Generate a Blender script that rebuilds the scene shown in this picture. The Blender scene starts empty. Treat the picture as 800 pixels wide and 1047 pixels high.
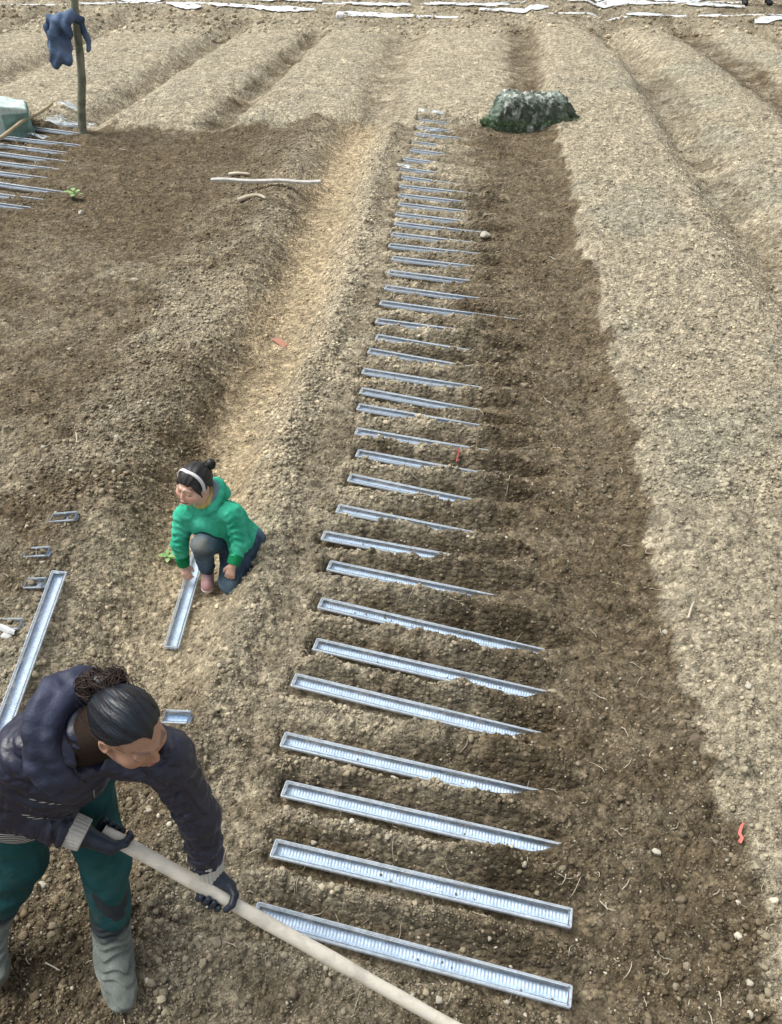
import bpy, math, random
import numpy as np
from mathutils import Vector, Matrix
random.seed(7)
RNG = np.random.default_rng(11)
scene = bpy.context.scene
COL = scene.collection
R = math.radians

# ------------------------------------------------------------------ camera
CAM_H = 3.0; PITCH = R(39.0); FPX = 870.0; CX, CY = 400.0, 523.5
cp, sp = math.cos(PITCH), math.sin(PITCH)
def W(px, py, z=0.0):
    """world point at height z seen at photo position (px, py)"""
    dx = (px - CX) / FPX; dv = (py - CY) / FPX
    d = (dx, cp - dv * sp, -sp - dv * cp)
    k = (z - CAM_H) / d[2]
    return np.array([d[0] * k, d[1] * k, z])
cam_d = bpy.data.cameras.new('camera'); cam = bpy.data.objects.new('camera', cam_d); COL.objects.link(cam)
cam.location = (0, 0, CAM_H); cam.rotation_euler = (R(90) - PITCH, 0, 0)
cam_d.sensor_fit = 'VERTICAL'; cam_d.sensor_height = 36.0; cam_d.lens = 36.0 * FPX / 1047.0
cam_d.clip_start = 0.05; cam_d.clip_end = 2000
scene.camera = cam

# ------------------------------------------------------------------ tagging
def tag(o, label=None, cat=None, group=None, kind=None):
    if label: o['label'] = label
    if cat: o['category'] = cat
    if group: o['group'] = group
    if kind: o['kind'] = kind
    return o
def empty(name, loc=(0, 0, 0)):
    o = bpy.data.objects.new(name, None); COL.objects.link(o); o.location = loc
    o.empty_display_size = 0.1
    return o
def mesh_obj(name, verts, faces, mat=None, parent=None, smooth=True, color=None, nsides=None):
    """verts Nx3 array; faces array (MxK) or list of lists"""
    me = bpy.data.meshes.new(name)
    verts = np.asarray(verts, dtype=np.float32)
    if isinstance(faces, np.ndarray):
        m, k = faces.shape
        me.vertices.add(len(verts)); me.vertices.foreach_set('co', verts.ravel())
        me.loops.add(m * k); me.loops.foreach_set('vertex_index', faces.astype(np.int32).ravel())
        me.polygons.add(m)
        me.polygons.foreach_set('loop_start', np.arange(0, m * k, k, dtype=np.int32))
        me.polygons.foreach_set('loop_total', np.full(m, k, dtype=np.int32))
        me.update(calc_edges=True)
    else:
        me.from_pydata([tuple(v) for v in verts], [], faces); me.update()
    if smooth:
        me.polygons.foreach_set('use_smooth', np.ones(len(me.polygons), dtype=bool))
    if color is not None:
        a = me.color_attributes.new('Col', 'FLOAT_COLOR', 'POINT')
        c = np.ones((len(verts), 4), dtype=np.float32); c[:, :3] = color
        a.data.foreach_set('color', c.ravel())
    if mat: me.materials.append(mat)
    o = bpy.data.objects.new(name, me); COL.objects.link(o)
    if parent:
        o.parent = parent
        o.matrix_parent_inverse = Matrix.Translation(-Vector(parent.location)) if parent.location.length > 0 else Matrix()
    return o

# ------------------------------------------------------------------ numpy noise
def _hash(ix, iy, seed):
    h = (ix.astype(np.int64) * 374761393 + iy.astype(np.int64) * 668265263 + seed * 2147483 + 974711) & 0xFFFFFFFF
    h = ((h ^ (h >> 13)) * 1274126177) & 0xFFFFFFFF
    h = ((h ^ (h >> 16)) * 2246822519) & 0xFFFFFFFF
    h = h ^ (h >> 15)
    return (h & 0xFFFFFF).astype(np.float32) / float(0x1000000)
def vnoise(x, y, seed=0):
    xi = np.floor(x); yi = np.floor(y); fx = (x - xi).astype(np.float32); fy = (y - yi).astype(np.float32)
    fx = fx * fx * (3 - 2 * fx); fy = fy * fy * (3 - 2 * fy)
    a = _hash(xi, yi, seed); b = _hash(xi + 1, yi, seed); c = _hash(xi, yi + 1, seed); d = _hash(xi + 1, yi + 1, seed)
    return ((a * (1 - fx) + b * fx) * (1 - fy) + (c * (1 - fx) + d * fx) * fy) * 2 - 1
def fbm(x, y, seed=0, octv=4, gain=0.5):
    s = 0; a = 1.0; t = 0
    for k in range(octv):
        s = s + a * vnoise(x * 0.9 + y * 0.43, y * 0.9 - x * 0.43, seed + k * 17); t += a
        x = x * 2.03 + 11.3; y = y * 2.03 + 5.7; a *= gain
    return s / t
def lumps(x, y, seed, rmin=0.15, rmax=0.55, dens=1.0):
    """scattered rounded clods in a unit cell lattice: returns height 0..~.5 and a per-clod random"""
    xi = np.floor(x); yi = np.floor(y)
    best = np.zeros(x.shape, np.float32); idv = np.full(x.shape, 0.5, np.float32)
    for i in (-1, 0, 1):
        for j in (-1, 0, 1):
            cx_ = xi + i; cy_ = yi + j
            rx = _hash(cx_, cy_, seed); ry = _hash(cx_, cy_, seed + 3); rr = _hash(cx_, cy_, seed + 7)
            rad = rmin + (rmax - rmin) * rr * rr
            dx = x - cx_ - rx; dy = y - cy_ - ry
            sk = (ry - 0.5) * 1.1
            d2 = (dx * dx * (1 + sk) + dy * dy * (1 - sk) + dx * dy * (rx - 0.5)) / (rad * rad)
            h = np.where(d2 < 1, rad * np.sqrt(np.maximum(0, 1 - d2)), 0)
            if dens < 1: h = np.where(_hash(cx_, cy_, seed + 11) < dens, h, 0)
            m = h > best
            best = np.where(m, h, best); idv = np.where(m, _hash(cx_, cy_, seed + 13), idv)
    return best, idv
def sstep(a, b, x):
    t = np.clip((x - a) / (b - a), 0, 1); return t * t * (3 - 2 * t)

# ------------------------------------------------------------------ signed distance modelling (surface nets)
class SDF:
    def __init__(self, lo, hi, h):
        self.lo = np.array(lo, float); self.h = h
        self.n = np.ceil((np.array(hi) - self.lo) / h).astype(int) + 1
        self.v = np.full(self.n, 1.0, np.float32)
    def block(self, lo, hi, pad):
        a = np.clip(np.floor((np.array(lo) - pad - self.lo) / self.h).astype(int), 0, self.n)
        b = np.clip(np.ceil((np.array(hi) + pad - self.lo) / self.h).astype(int) + 1, 0, self.n)
        if np.any(b <= a): return None
        sl = tuple(slice(a[i], b[i]) for i in range(3))
        g = [ (self.lo[i] + self.h * np.arange(a[i], b[i])).astype(np.float32) for i in range(3)]
        return sl, (g[0][:, None, None], g[1][None, :, None], g[2][None, None, :])
    def _comb(self, sl, d, k, op):
        o = self.v[sl]
        if op == 'add':
            if k > 0:
                hh = np.clip(0.5 + 0.5 * (o - d) / k, 0, 1)
                self.v[sl] = o * (1 - hh) + d * hh - k * hh * (1 - hh)
            else: self.v[sl] = np.minimum(o, d)
        else:
            if k > 0:
                hh = np.clip(0.5 - 0.5 * (o + d) / k, 0, 1)
                self.v[sl] = o * (1 - hh) - d * hh + k * hh * (1 - hh)
            else: self.v[sl] = np.maximum(o, -d)
    def cone(self, a, b, ra, rb, k=0.02, op='add', mod=None):
        a = np.array(a, float); b = np.array(b, float); r = max(ra, rb)
        bl = self.block(np.minimum(a, b) - r, np.maximum(a, b) + r, k + 0.06)
        if bl is None: return
        sl, (X, Y, Z) = bl
        ab = b - a; L2 = max(float(ab @ ab), 1e-9)
        dx, dy, dz = X - a[0], Y - a[1], Z - a[2]
        t = (dx * ab[0] + dy * ab[1] + dz * ab[2]) / L2
        tc = np.clip(t, 0, 1)
        d = np.sqrt((dx - tc * ab[0]) ** 2 + (dy - tc * ab[1]) ** 2 + (dz - tc * ab[2]) ** 2) - (ra + (rb - ra) * tc)
        if mod is not None: d = d - mod(X, Y, Z, t * math.sqrt(L2))
        self._comb(sl, d.astype(np.float32), k, op)
    def ell(self, c, rad, k=0.02, M=None, op='add', mod=None, cut=None):
        c = np.array(c, float); rad = np.array(rad, float); r = rad.max()
        bl = self.block(c - r, c + r, k + 0.06)
        if bl is None: return
        sl, (X, Y, Z) = bl
        dx, dy, dz = X - c[0], Y - c[1], Z - c[2]
        if M is not None:   # rows of M are local axes
            u = dx * M[0][0] + dy * M[0][1] + dz * M[0][2]
            v = dx * M[1][0] + dy * M[1][1] + dz * M[1][2]
            w = dx * M[2][0] + dy * M[2][1] + dz * M[2][2]
        else: u, v, w = dx + 0 * dy + 0 * dz, dy + 0 * dx + 0 * dz, dz + 0 * dx + 0 * dy
        q0 = np.sqrt((u / rad[0]) ** 2 + (v / rad[1]) ** 2 + (w / rad[2]) ** 2)
        q1 = np.sqrt((u / rad[0] ** 2) ** 2 + (v / rad[1] ** 2) ** 2 + (w / rad[2] ** 2) ** 2) + 1e-6
        d = q0 * (q0 - 1) / q1
        if mod is not None: d = d - mod(u, v, w)
        if cut is not None: d = np.maximum(d, cut(u, v, w))
        self._comb(sl, d.astype(np.float32), k, op)
    def func(self, f, lo, hi, k=0.0, op='add'):
        sl, (X, Y, Z) = self.block(lo, hi, 0)
        d = np.broadcast_to(f(X, Y, Z), self.v[sl].shape)
        self._comb(sl, d.astype(np.float32), k, op)
    def displace(self, f):
        X = (self.lo[0] + self.h * np.arange(self.n[0])).astype(np.float32)[:, None, None]
        Y = (self.lo[1] + self.h * np.arange(self.n[1])).astype(np.float32)[None, :, None]
        Z = (self.lo[2] + self.h * np.arange(self.n[2])).astype(np.float32)[None, None, :]
        self.v -= f(X, Y, Z)
    def mesh(self):
        v = self.v; n = self.n
        neg = v < 0
        neg[0] = neg[-1] = False; neg[:, 0] = neg[:, -1] = False; neg[:, :, 0] = neg[:, :, -1] = False
        v = np.where(neg, v, np.maximum(v, 1e-5))
        c = np.zeros(n - 1, np.int8)
        for i in (0, 1):
            for j in (0, 1):
                for k in (0, 1):
                    c += neg[i:n[0]-1+i, j:n[1]-1+j, k:n[2]-1+k]
        act = (c > 0) & (c < 8)
        idx = -np.ones(act.shape, np.int64); I = np.argwhere(act); idx[act] = np.arange(len(I))
        P = np.zeros((len(I), 3)); cnt = np.zeros(len(I))
        corners = [(i, j, k) for i in (0, 1) for j in (0, 1) for k in (0, 1)]
        for a in corners:
            for ax in range(3):
                if a[ax] == 1: continue
                b = list(a); b[ax] = 1
                va = v[I[:, 0] + a[0], I[:, 1] + a[1], I[:, 2] + a[2]]; vb = v[I[:, 0] + b[0], I[:, 1] + b[1], I[:, 2] + b[2]]
                m = (va < 0) != (vb < 0)
                t = np.where(m, va / np.where(m, va - vb, 1), 0)
                p = np.array(a, float)[None] + t[:, None] * (np.array(b, float) - np.array(a, float))[None]
                P[m] += p[m]; cnt[m] += 1
        P = (P / np.maximum(cnt, 1)[:, None] + I) * self.h + self.lo
        F = []
        for ax in range(3):
            o1, o2 = [(1, 2), (2, 0), (0, 1)][ax]
            s0 = [slice(1, -1)] * 3; s0[ax] = slice(0, -1); s1 = list(s0); s1[ax] = slice(1, None)
            a = neg[tuple(s0)]; b = neg[tuple(s1)]
            for flip, m in ((False, a & ~b), (True, ~a & b)):
                E = np.argwhere(m)
                if len(E) == 0: continue
                E = E + 1; E[:, ax] -= 1
                def at(d1, d2):
                    Q = E.copy(); Q[:, o1] -= d1; Q[:, o2] -= d2
                    return idx[Q[:, 0], Q[:, 1], Q[:, 2]]
                q = np.stack([at(1, 1), at(0, 1), at(0, 0), at(1, 0)], 1)
                if flip: q = q[:, ::-1]
                F.append(q)
        F = np.concatenate(F); F = F[(F >= 0).all(1)]
        return P, F
def sdf_obj(name, S, mat, parent=None, color=None):
    P, F = S.mesh()
    c = color(P) if color is not None else None
    return mesh_obj(name, P, F, mat, parent, True, c)
def nrm(v): v = np.array(v, float); return v / np.linalg.norm(v)

# ------------------------------------------------------------------ tubes
def tube(pts, rad, seg=8, cap=True):
    pts = [np.array(p, float) for p in pts]; n = len(pts)
    if not hasattr(rad, '__len__'): rad = [rad] * n
    V = []; F = []; prev = None
    for i, p in enumerate(pts):
        t = nrm(pts[min(i + 1, n - 1)] - pts[max(i - 1, 0)])
        if prev is None:
            a = np.cross(t, (0, 0, 1)); a = a if np.linalg.norm(a) > 1e-3 else np.cross(t, (1, 0, 0))
        else: a = prev - t * (prev @ t)
        a = nrm(a); b = np.cross(t, a); prev = a
        for k in range(seg):
            th = 2 * math.pi * k / seg
            V.append(p + rad[i] * (math.cos(th) * a + math.sin(th) * b))
    for i in range(n - 1):
        for k in range(seg):
            F.append([i*seg+k, i*seg+(k+1) % seg, (i+1)*seg+(k+1) % seg, (i+1)*seg+k])
    if cap:
        F.append(list(range(seg))[::-1]); F.append([(n-1)*seg+k for k in range(seg)])
    return V, F
class MB:
    def __init__(s): s.V = []; s.F = []
    def add(s, V, F):
        o = len(s.V); s.V += list(V); s.F += [[i + o for i in f] for f in F]; return s
    def build(s, name, mat, parent=None, smooth=True): return mesh_obj(name, np.array(s.V), s.F, mat, parent, smooth)

# ------------------------------------------------------------------ materials
def new_mat(name):
    m = bpy.data.materials.new(name); m.use_nodes = True
    nt = m.node_tree; b = nt.nodes['Principled BSDF']
    return m, nt, b
def nd(nt, typ, **kw):
    n = nt.nodes.new(typ)
    for k, v in kw.items():
        if k in n.inputs: n.inputs[k].default_value = v
        else: setattr(n, k, v)
    return n
def simple(name, col, rough=0.8, var=0.25, scale=60, bump=0.3, bdist=0.003, spec=0.3, metal=0.0, col2=None, sheen=0.0, patch=6.0, crease=None, dirt=None):
    m, nt, b = new_mat(name); L = nt.links.new
    tc = nd(nt, 'ShaderNodeTexCoord')
    n1 = nd(nt, 'ShaderNodeTexNoise', Scale=scale, Detail=6.0, Roughness=0.65); L(tc.outputs['Object'], n1.inputs['Vector'])
    n2 = nd(nt, 'ShaderNodeTexNoise', Scale=patch, Detail=4.0); L(tc.outputs['Object'], n2.inputs['Vector'])
    mx = nd(nt, 'ShaderNodeMath', operation='MULTIPLY_ADD'); L(n1.outputs['Fac'], mx.inputs[0]); mx.inputs[1].default_value = 0.5
    L(n2.outputs['Fac'], mx.inputs[2])
    rp = nd(nt, 'ShaderNodeValToRGB')
    c2 = col2 if col2 else tuple(c * (1 + var) for c in col); c1 = tuple(c * (1 - var) for c in col)
    rp.color_ramp.elements[0].position = 0.5; rp.color_ramp.elements[1].position = 1.0
    rp.color_ramp.elements[0].color = (*c1, 1); rp.color_ramp.elements[1].color = (*c2, 1)
    L(mx.outputs[0], rp.inputs['Fac']); L(rp.outputs['Color'], b.inputs['Base Color'])
    b.inputs['Roughness'].default_value = rough; b.inputs['Specular IOR Level'].default_value = spec; b.inputs['Metallic'].default_value = metal
    if dirt:
        sz = nd(nt, 'ShaderNodeSeparateXYZ'); L(tc.outputs['Object'], sz.inputs[0])
        mz_ = nd(nt, 'ShaderNodeMapRange'); L(sz.outputs[2], mz_.inputs['Value'])
        for k_, v_ in (('From Min', dirt[0]), ('From Max', dirt[1]), ('To Min', .85), ('To Max', .0)): mz_.inputs[k_].default_value = v_
        n4 = nd(nt, 'ShaderNodeTexNoise', Scale=22.0, Detail=7.0, Roughness=.75); L(tc.outputs['Object'], n4.inputs['Vector'])
        m4 = nd(nt, 'ShaderNodeMapRange'); L(n4.outputs['Fac'], m4.inputs['Value']); m4.inputs['From Min'].default_value = .46; m4.inputs['From Max'].default_value = .85
        mu4 = nd(nt, 'ShaderNodeMath', operation='MULTIPLY'); L(mz_.outputs[0], mu4.inputs[0]); L(m4.outputs[0], mu4.inputs[1])
        x4 = nd(nt, 'ShaderNodeMix', data_type='RGBA'); L(mu4.outputs[0], x4.inputs[0]); L(rp.outputs['Color'], x4.inputs[6]); x4.inputs[7].default_value = (.20, .16, .11, 1); L(x4.outputs[2], b.inputs['Base Color'])
    if sheen: b.inputs['Sheen Weight'].default_value = sheen
    bp = nd(nt, 'ShaderNodeBump', Strength=bump, Distance=bdist); L(n1.outputs['Fac'], bp.inputs['Height']); L(bp.outputs['Normal'], b.inputs['Normal'])
    if crease:
        n3 = nd(nt, 'ShaderNodeTexNoise', Scale=crease[0], Detail=3.0, Roughness=.5, Distortion=.6); n3.noise_type = 'RIDGED_MULTIFRACTAL'; L(tc.outputs['Object'], n3.inputs['Vector'])
        b2 = nd(nt, 'ShaderNodeBump', Strength=.8, Distance=crease[1]); L(n3.outputs['Fac'], b2.inputs['Height']); L(bp.outputs['Normal'], b2.inputs['Normal']); L(b2.outputs['Normal'], b.inputs['Normal'])
    return m
def colmat(name, rough=0.9, spec=0.2, fine=(140, 0.25), bump=(0.4, 0.004), sss=0.0, coarse=(9, 0.12)):
    """material whose base colour is the mesh's colour attribute broken up by noise"""
    m, nt, b = new_mat(name); L = nt.links.new
    at = nd(nt, 'ShaderNodeAttribute', attribute_name='Col')
    tc = nd(nt, 'ShaderNodeTexCoord')
    n1 = nd(nt, 'ShaderNodeTexNoise', Scale=fine[0], Detail=5.0, Roughness=0.7); L(tc.outputs['Object'], n1.inputs['Vector'])
    n2 = nd(nt, 'ShaderNodeTexNoise', Scale=coarse[0], Detail=5.0, Roughness=0.6); L(tc.outputs['Object'], n2.inputs['Vector'])
    m1 = nd(nt, 'ShaderNodeMapRange'); L(n1.outputs['Fac'], m1.inputs['Value'])
    m1.inputs['From Min'].default_value = 0.25; m1.inputs['From Max'].default_value = 0.75
    m1.inputs['To Min'].default_value = 1 - fine[1]; m1.inputs['To Max'].default_value = 1 + fine[1]
    m2 = nd(nt, 'ShaderNodeMapRange'); L(n2.outputs['Fac'], m2.inputs['Value'])
    m2.inputs['From Min'].default_value = 0.25; m2.inputs['From Max'].default_value = 0.75
    m2.inputs['To Min'].default_value = 1 - coarse[1]; m2.inputs['To Max'].default_value = 1 + coarse[1]
    mm = nd(nt, 'ShaderNodeMath', operation='MULTIPLY'); L(m1.outputs[0], mm.inputs[0]); L(m2.outputs[0], mm.inputs[1])
    vm = nd(nt, 'ShaderNodeVectorMath', operation='SCALE'); L(at.outputs['Color'], vm.inputs[0]); L(mm.outputs[0], vm.inputs['Scale'])
    L(vm.outputs[0], b.inputs['Base Color'])
    b.inputs['Roughness'].default_value = rough; b.inputs['Specular IOR Level'].default_value = spec
    if sss: b.inputs['Subsurface Weight'].default_value = sss; b.inputs['Subsurface Scale'].default_value = 0.01; b.inputs['Subsurface Radius'].default_value = (1, .35, .2)
    if bump:
        bp = nd(nt, 'ShaderNodeBump', Strength=bump[0], Distance=bump[1]); L(n1.outputs['Fac'], bp.inputs['Height']); L(bp.outputs['Normal'], b.inputs['Normal'])
    return m

# ------------------------------------------------------------------ light
world = bpy.data.worlds.new('World'); scene.world = world; world.use_nodes = True
wn = world.node_tree; bg = wn.nodes['Background']
sky = wn.nodes.new('ShaderNodeTexSky'); sky.sky_type = 'NISHITA'; sky.sun_disc = False
SUN_EL, SUN_AZ = R(62), R(-72)      # azimuth from +Y towards +X
sky.sun_elevation = SUN_EL; sky.sun_rotation = SUN_AZ; sky.air_density = 1.0; sky.dust_density = 4.0; sky.ozone_density = 1.0
hs = wn.nodes.new('ShaderNodeHueSaturation'); hs.inputs['Saturation'].default_value = 0.36
wn.links.new(sky.outputs[0], hs.inputs['Color']); wn.links.new(hs.outputs[0], bg.inputs['Color']); bg.inputs['Strength'].default_value = 0.15
sl = bpy.data.lights.new('sun', 'SUN'); sl.energy = 2.8; sl.angle = R(36); sl.color = (1.0, 0.98, 0.93)
so = bpy.data.objects.new('sun', sl); COL.objects.link(so)
sd = Vector((math.sin(SUN_AZ) * math.cos(SUN_EL), math.cos(SUN_AZ) * math.cos(SUN_EL), math.sin(SUN_EL)))
so.rotation_euler = sd.to_track_quat('Z', 'Y').to_euler()
scene.view_settings.view_transform = 'Standard'; scene.view_settings.look = 'None'
scene.view_settings.exposure = 0; scene.view_settings.gamma = 1
# ------------------------------------------------------------------ tray layout (world)
# front-to-back left ends of the trays read from the photo
tray_px = [(260,925),(279,860),(290,800),(289,750),(300,690),(322,654),(327,611),(336,573),(330,543),(345,515),(357,484),
           (365,459),(364,437),(366,412),(369,396),(371,376),(377,355),(385,341),(385,325),(389,308),(394,292),(397,276),
           (401,262),(398,249),(401,238),(404,227),(405,217),(408,207),(408,198),(409,189),(411,180),(410,171),(413,161),(420,152),(422,144),(425,136),(427,129),(429,122)]
TRAY_L = 1.12
ANG0 = R(-13.5)
TR = []     # dict per tray: origin (left end, centre line), dir, tilt drop, length
for i, (px, py) in enumerate(tray_px):
    p = W(px, py + 7 * (py + 184) / 1109.0, 0)
    ang = ANG0 + R(random.uniform(-1.5, 1.5))
    drop = 0.03 if i < 3 else (random.uniform(.045, .065) if i < 6 else (random.uniform(.05, .085) if i < 18 else random.uniform(.03, .05)))
    L_ = TRAY_L if i < 30 else TRAY_L * random.uniform(.55, .8)
    TR.append(dict(p=p, ang=ang, drop=drop, L=L_, row='main', dz=random.uniform(-.004, .004) + (.010 if i > 18 else 0), ub=2.0 if i < 2 else (random.uniform(.93, .99) if i < 7 else random.uniform(.68, .86)), bur=.09))
# left bed, far: right ends
for (px, py) in [(82,126),(78,134),(68,145),(60,153),(52,161),(44,169),(32,178),(48,192),(27,200),(14,208)]:
    e = W(px, py, 0); ang = ANG0 + R(random.uniform(-2, 1))
    d = np.array([math.cos(ang), math.sin(ang), 0]); TR.append(dict(p=e - d * 0.95, ang=ang, drop=0.05, L=TRAY_L, row='far_left', dz=0, ub=random.uniform(.8, .95), bur=.06))
def tray_frame(t):
    c, s = math.cos(t['ang']), math.sin(t['ang']); return c, s

# ------------------------------------------------------------------ ground fields
SK = 93.0 / 1119.0
def tcoord(X, Y): return X - SK * Y
def seg_dist(X, Y, pts):
    best = np.full(X.shape, 1e9, np.float32)
    for a, b in zip(pts[:-1], pts[1:]):
        ax, ay = a[0], a[1]; bx, by = b[0] - ax, b[1] - ay; L2 = bx * bx + by * by
        t = np.clip(((X - ax) * bx + (Y - ay) * by) / L2, 0, 1)
        best = np.minimum(best, np.hypot(X - ax - t * bx, Y - ay - t * by))
    return best
far_lines = [   # px polyline, half-width m, depth m, darkness
    ([(322,36),(222,128)], .22, .10, .75), ([(252,24),(92,122)], .25, .12, .45), ([(420,36),(392,80),(386,128)], .35, .06, .35),
    ([(532,34),(538,95)], .30, .05, .95), ([(614,34),(655,62),(704,130)], .38, .10, .45), ([(698,33),(762,72),(830,125)], .36, .10, .85),
    ([(130,20),(-30,95)], .30, .10, .40), ([(704,130),(800,262),(1000,520)], .26, .12, .35), ([(40,18),(-150,80)], .30, .10, .4),
    ([(770,30),(900,90),(1200,260)], .3, .1, .4)]
far_lines = [([W(*q)[:2] for q in l], w, d, k) for l, w, d, k in far_lines]
KINK = 11.6
def macro(X, Y):
    """large-scale relief, without clods"""
    t = tcoord(X, Y)
    wob = fbm(X * .9, Y * .9, 5, 3) * .10
    tt = t + wob
    near = sstep(KINK + .35, KINK - .25, Y + fbm(X * 1.3, Y * .3, 8, 2) * .25)
    h = np.zeros(X.shape, np.float32)
    h -= near * .17 * np.exp(-(np.abs(tt + 1.40) / .30) ** 3.2) * sstep(1.2, 2.6, Y + 0 * X)      # trodden path
    h -= near * .06 * sstep(-.95, -1.25, tt) * sstep(3.4, 2.0, Y)                         # ground where the woman stands
    h += near * .07 * np.exp(-((tt + .99) / .12) ** 2)                                      # bank left of trays
    h += near * .08 * np.exp(-((tt + 1.92) / .24) ** 2) * sstep(2.4, 3.6, Y)
    h += near * .035 * fbm(X * 2.2, Y * 2.2, 43, 3) * sstep(-.9, -1.2, tt)                                     # bank left of path
    h -= near * .05 * sstep(-2.3, -2.8, tt)
    h -= near * .03 * sstep(.25, .6, tt) * sstep(1.1, .9, tt)
    h += .07 * sstep(1.04, 1.20, tt + fbm(X * 5, Y * 5, 21, 3) * .08) * sstep(2.7, 2.3, tt)
    h -= .06 * np.exp(-((tt - 2.62) / .24) ** 2)
    far = 1 - near
    h += far * .08
    # transverse undulation left by the hoe
    xb = X * .23 + Y
    h += near * .022 * fbm(X * .5, xb * 3.3, 31, 2) * sstep(.2, .6, tt) * sstep(1.2, .9, tt)
    for pts, w, d, k in far_lines:
        dd = seg_dist(X, Y, pts); h -= 1.75 * d * np.exp(-((dd + .07 * fbm(X * 2.5, Y * 2.5, 47, 3)) / w) ** 2) * (1 if k == .35 and w == .26 else far)
    h += .05 * np.sin(Y * 4.2 + .6 * fbm(X * .6, Y * .6, 3, 2)) * sstep(17.6, 18.6, Y)
    h += .03 * fbm(X * 1.3, Y * 1.3, 41, 3)
    # trenches of the left bed
    return h
def trenches(X, Y, h, only=None):
    """cut the tray trenches; returns h, wall (0..1 fresh dark soil), crest (0..1), tray-bed mask"""
    wall = np.zeros(X.shape, np.float32)
    crest = np.zeros(X.shape, np.float32)
    flat = X.ravel(); 
    for i, t in enumerate(TR):
        c, s = tray_frame(t); px, py, _ = t['p']
        y0, y1 = py - .75, py + .35; x0, x1 = px - .45, px + 1.75
        m = (Y > y0) & (Y < y1) & (X > x0) & (X < x1)
        if not m.any(): continue
        x = X[m] - px; y = Y[m] - py
        u = x * c + y * s; v = -x * s + y * c
        ut = u + ((i * 37) % 11 - 5) * .025
        v = v + .012 * vnoise(X[m] * 9, Y[m] * 9, 60 + i)
        un = np.clip(u / t['L'], 0, 1.25)
        base = -(.040 + t['drop'] * un ** 1.1) + sstep(t['ub'] - .08, t['ub'] + .06, un - 2.3 * v + .05 * vnoise(X[m] * 12, Y[m] * 12, 300 + i)) * t['bur']
        # inside tray: floor below tray; outside rise to crest
        inner = .036; outer = .100 + .02 * vnoise(X[m] * 4, Y[m] * 4, 90)
        up = np.where(v > 0, sstep(inner, inner + .065 + .03 * un, v), sstep(inner + .001, outer + .02, -v))
        ext = 1.01 if t['row'] == 'main' else 1.03
        endf = sstep(-.055, -.005, u) * (1 - sstep(t['L'] * ext, t['L'] * ext + .16, ut + .05 * vnoise(X[m] * 7, Y[m] * 7, 77)))
        edge = np.clip(1 - up, 0, 1) * endf
        cur = h[m]
        tgt = base
        hn = cur * (1 - edge) + tgt * edge
        cr = np.exp(-((np.abs(v) - .13) / .035) ** 2) * sstep(-.1, .05, u) * (1 - sstep(.95, 1.3, u))
        fk = .45 if i > 18 else (.75 if i > 12 else 1.0)
        hn = hn + cr * (.018 + .014 * un + .018 * (v < 0) * un * (i > 1)) * fk * (1 + .8 * vnoise(X[m] * 6, Y[m] * 6, 140 + i))
        h[m] = hn
        wl = np.maximum(edge, np.where(v > 0, np.exp(-((v - .06) / .05) ** 2), 0) * sstep(0, .3, un + .15) * endf)
        wall[m] = np.maximum(wall[m], wl)
        crest[m] = np.maximum(crest[m], cr)
    return h, wall, crest

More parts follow.
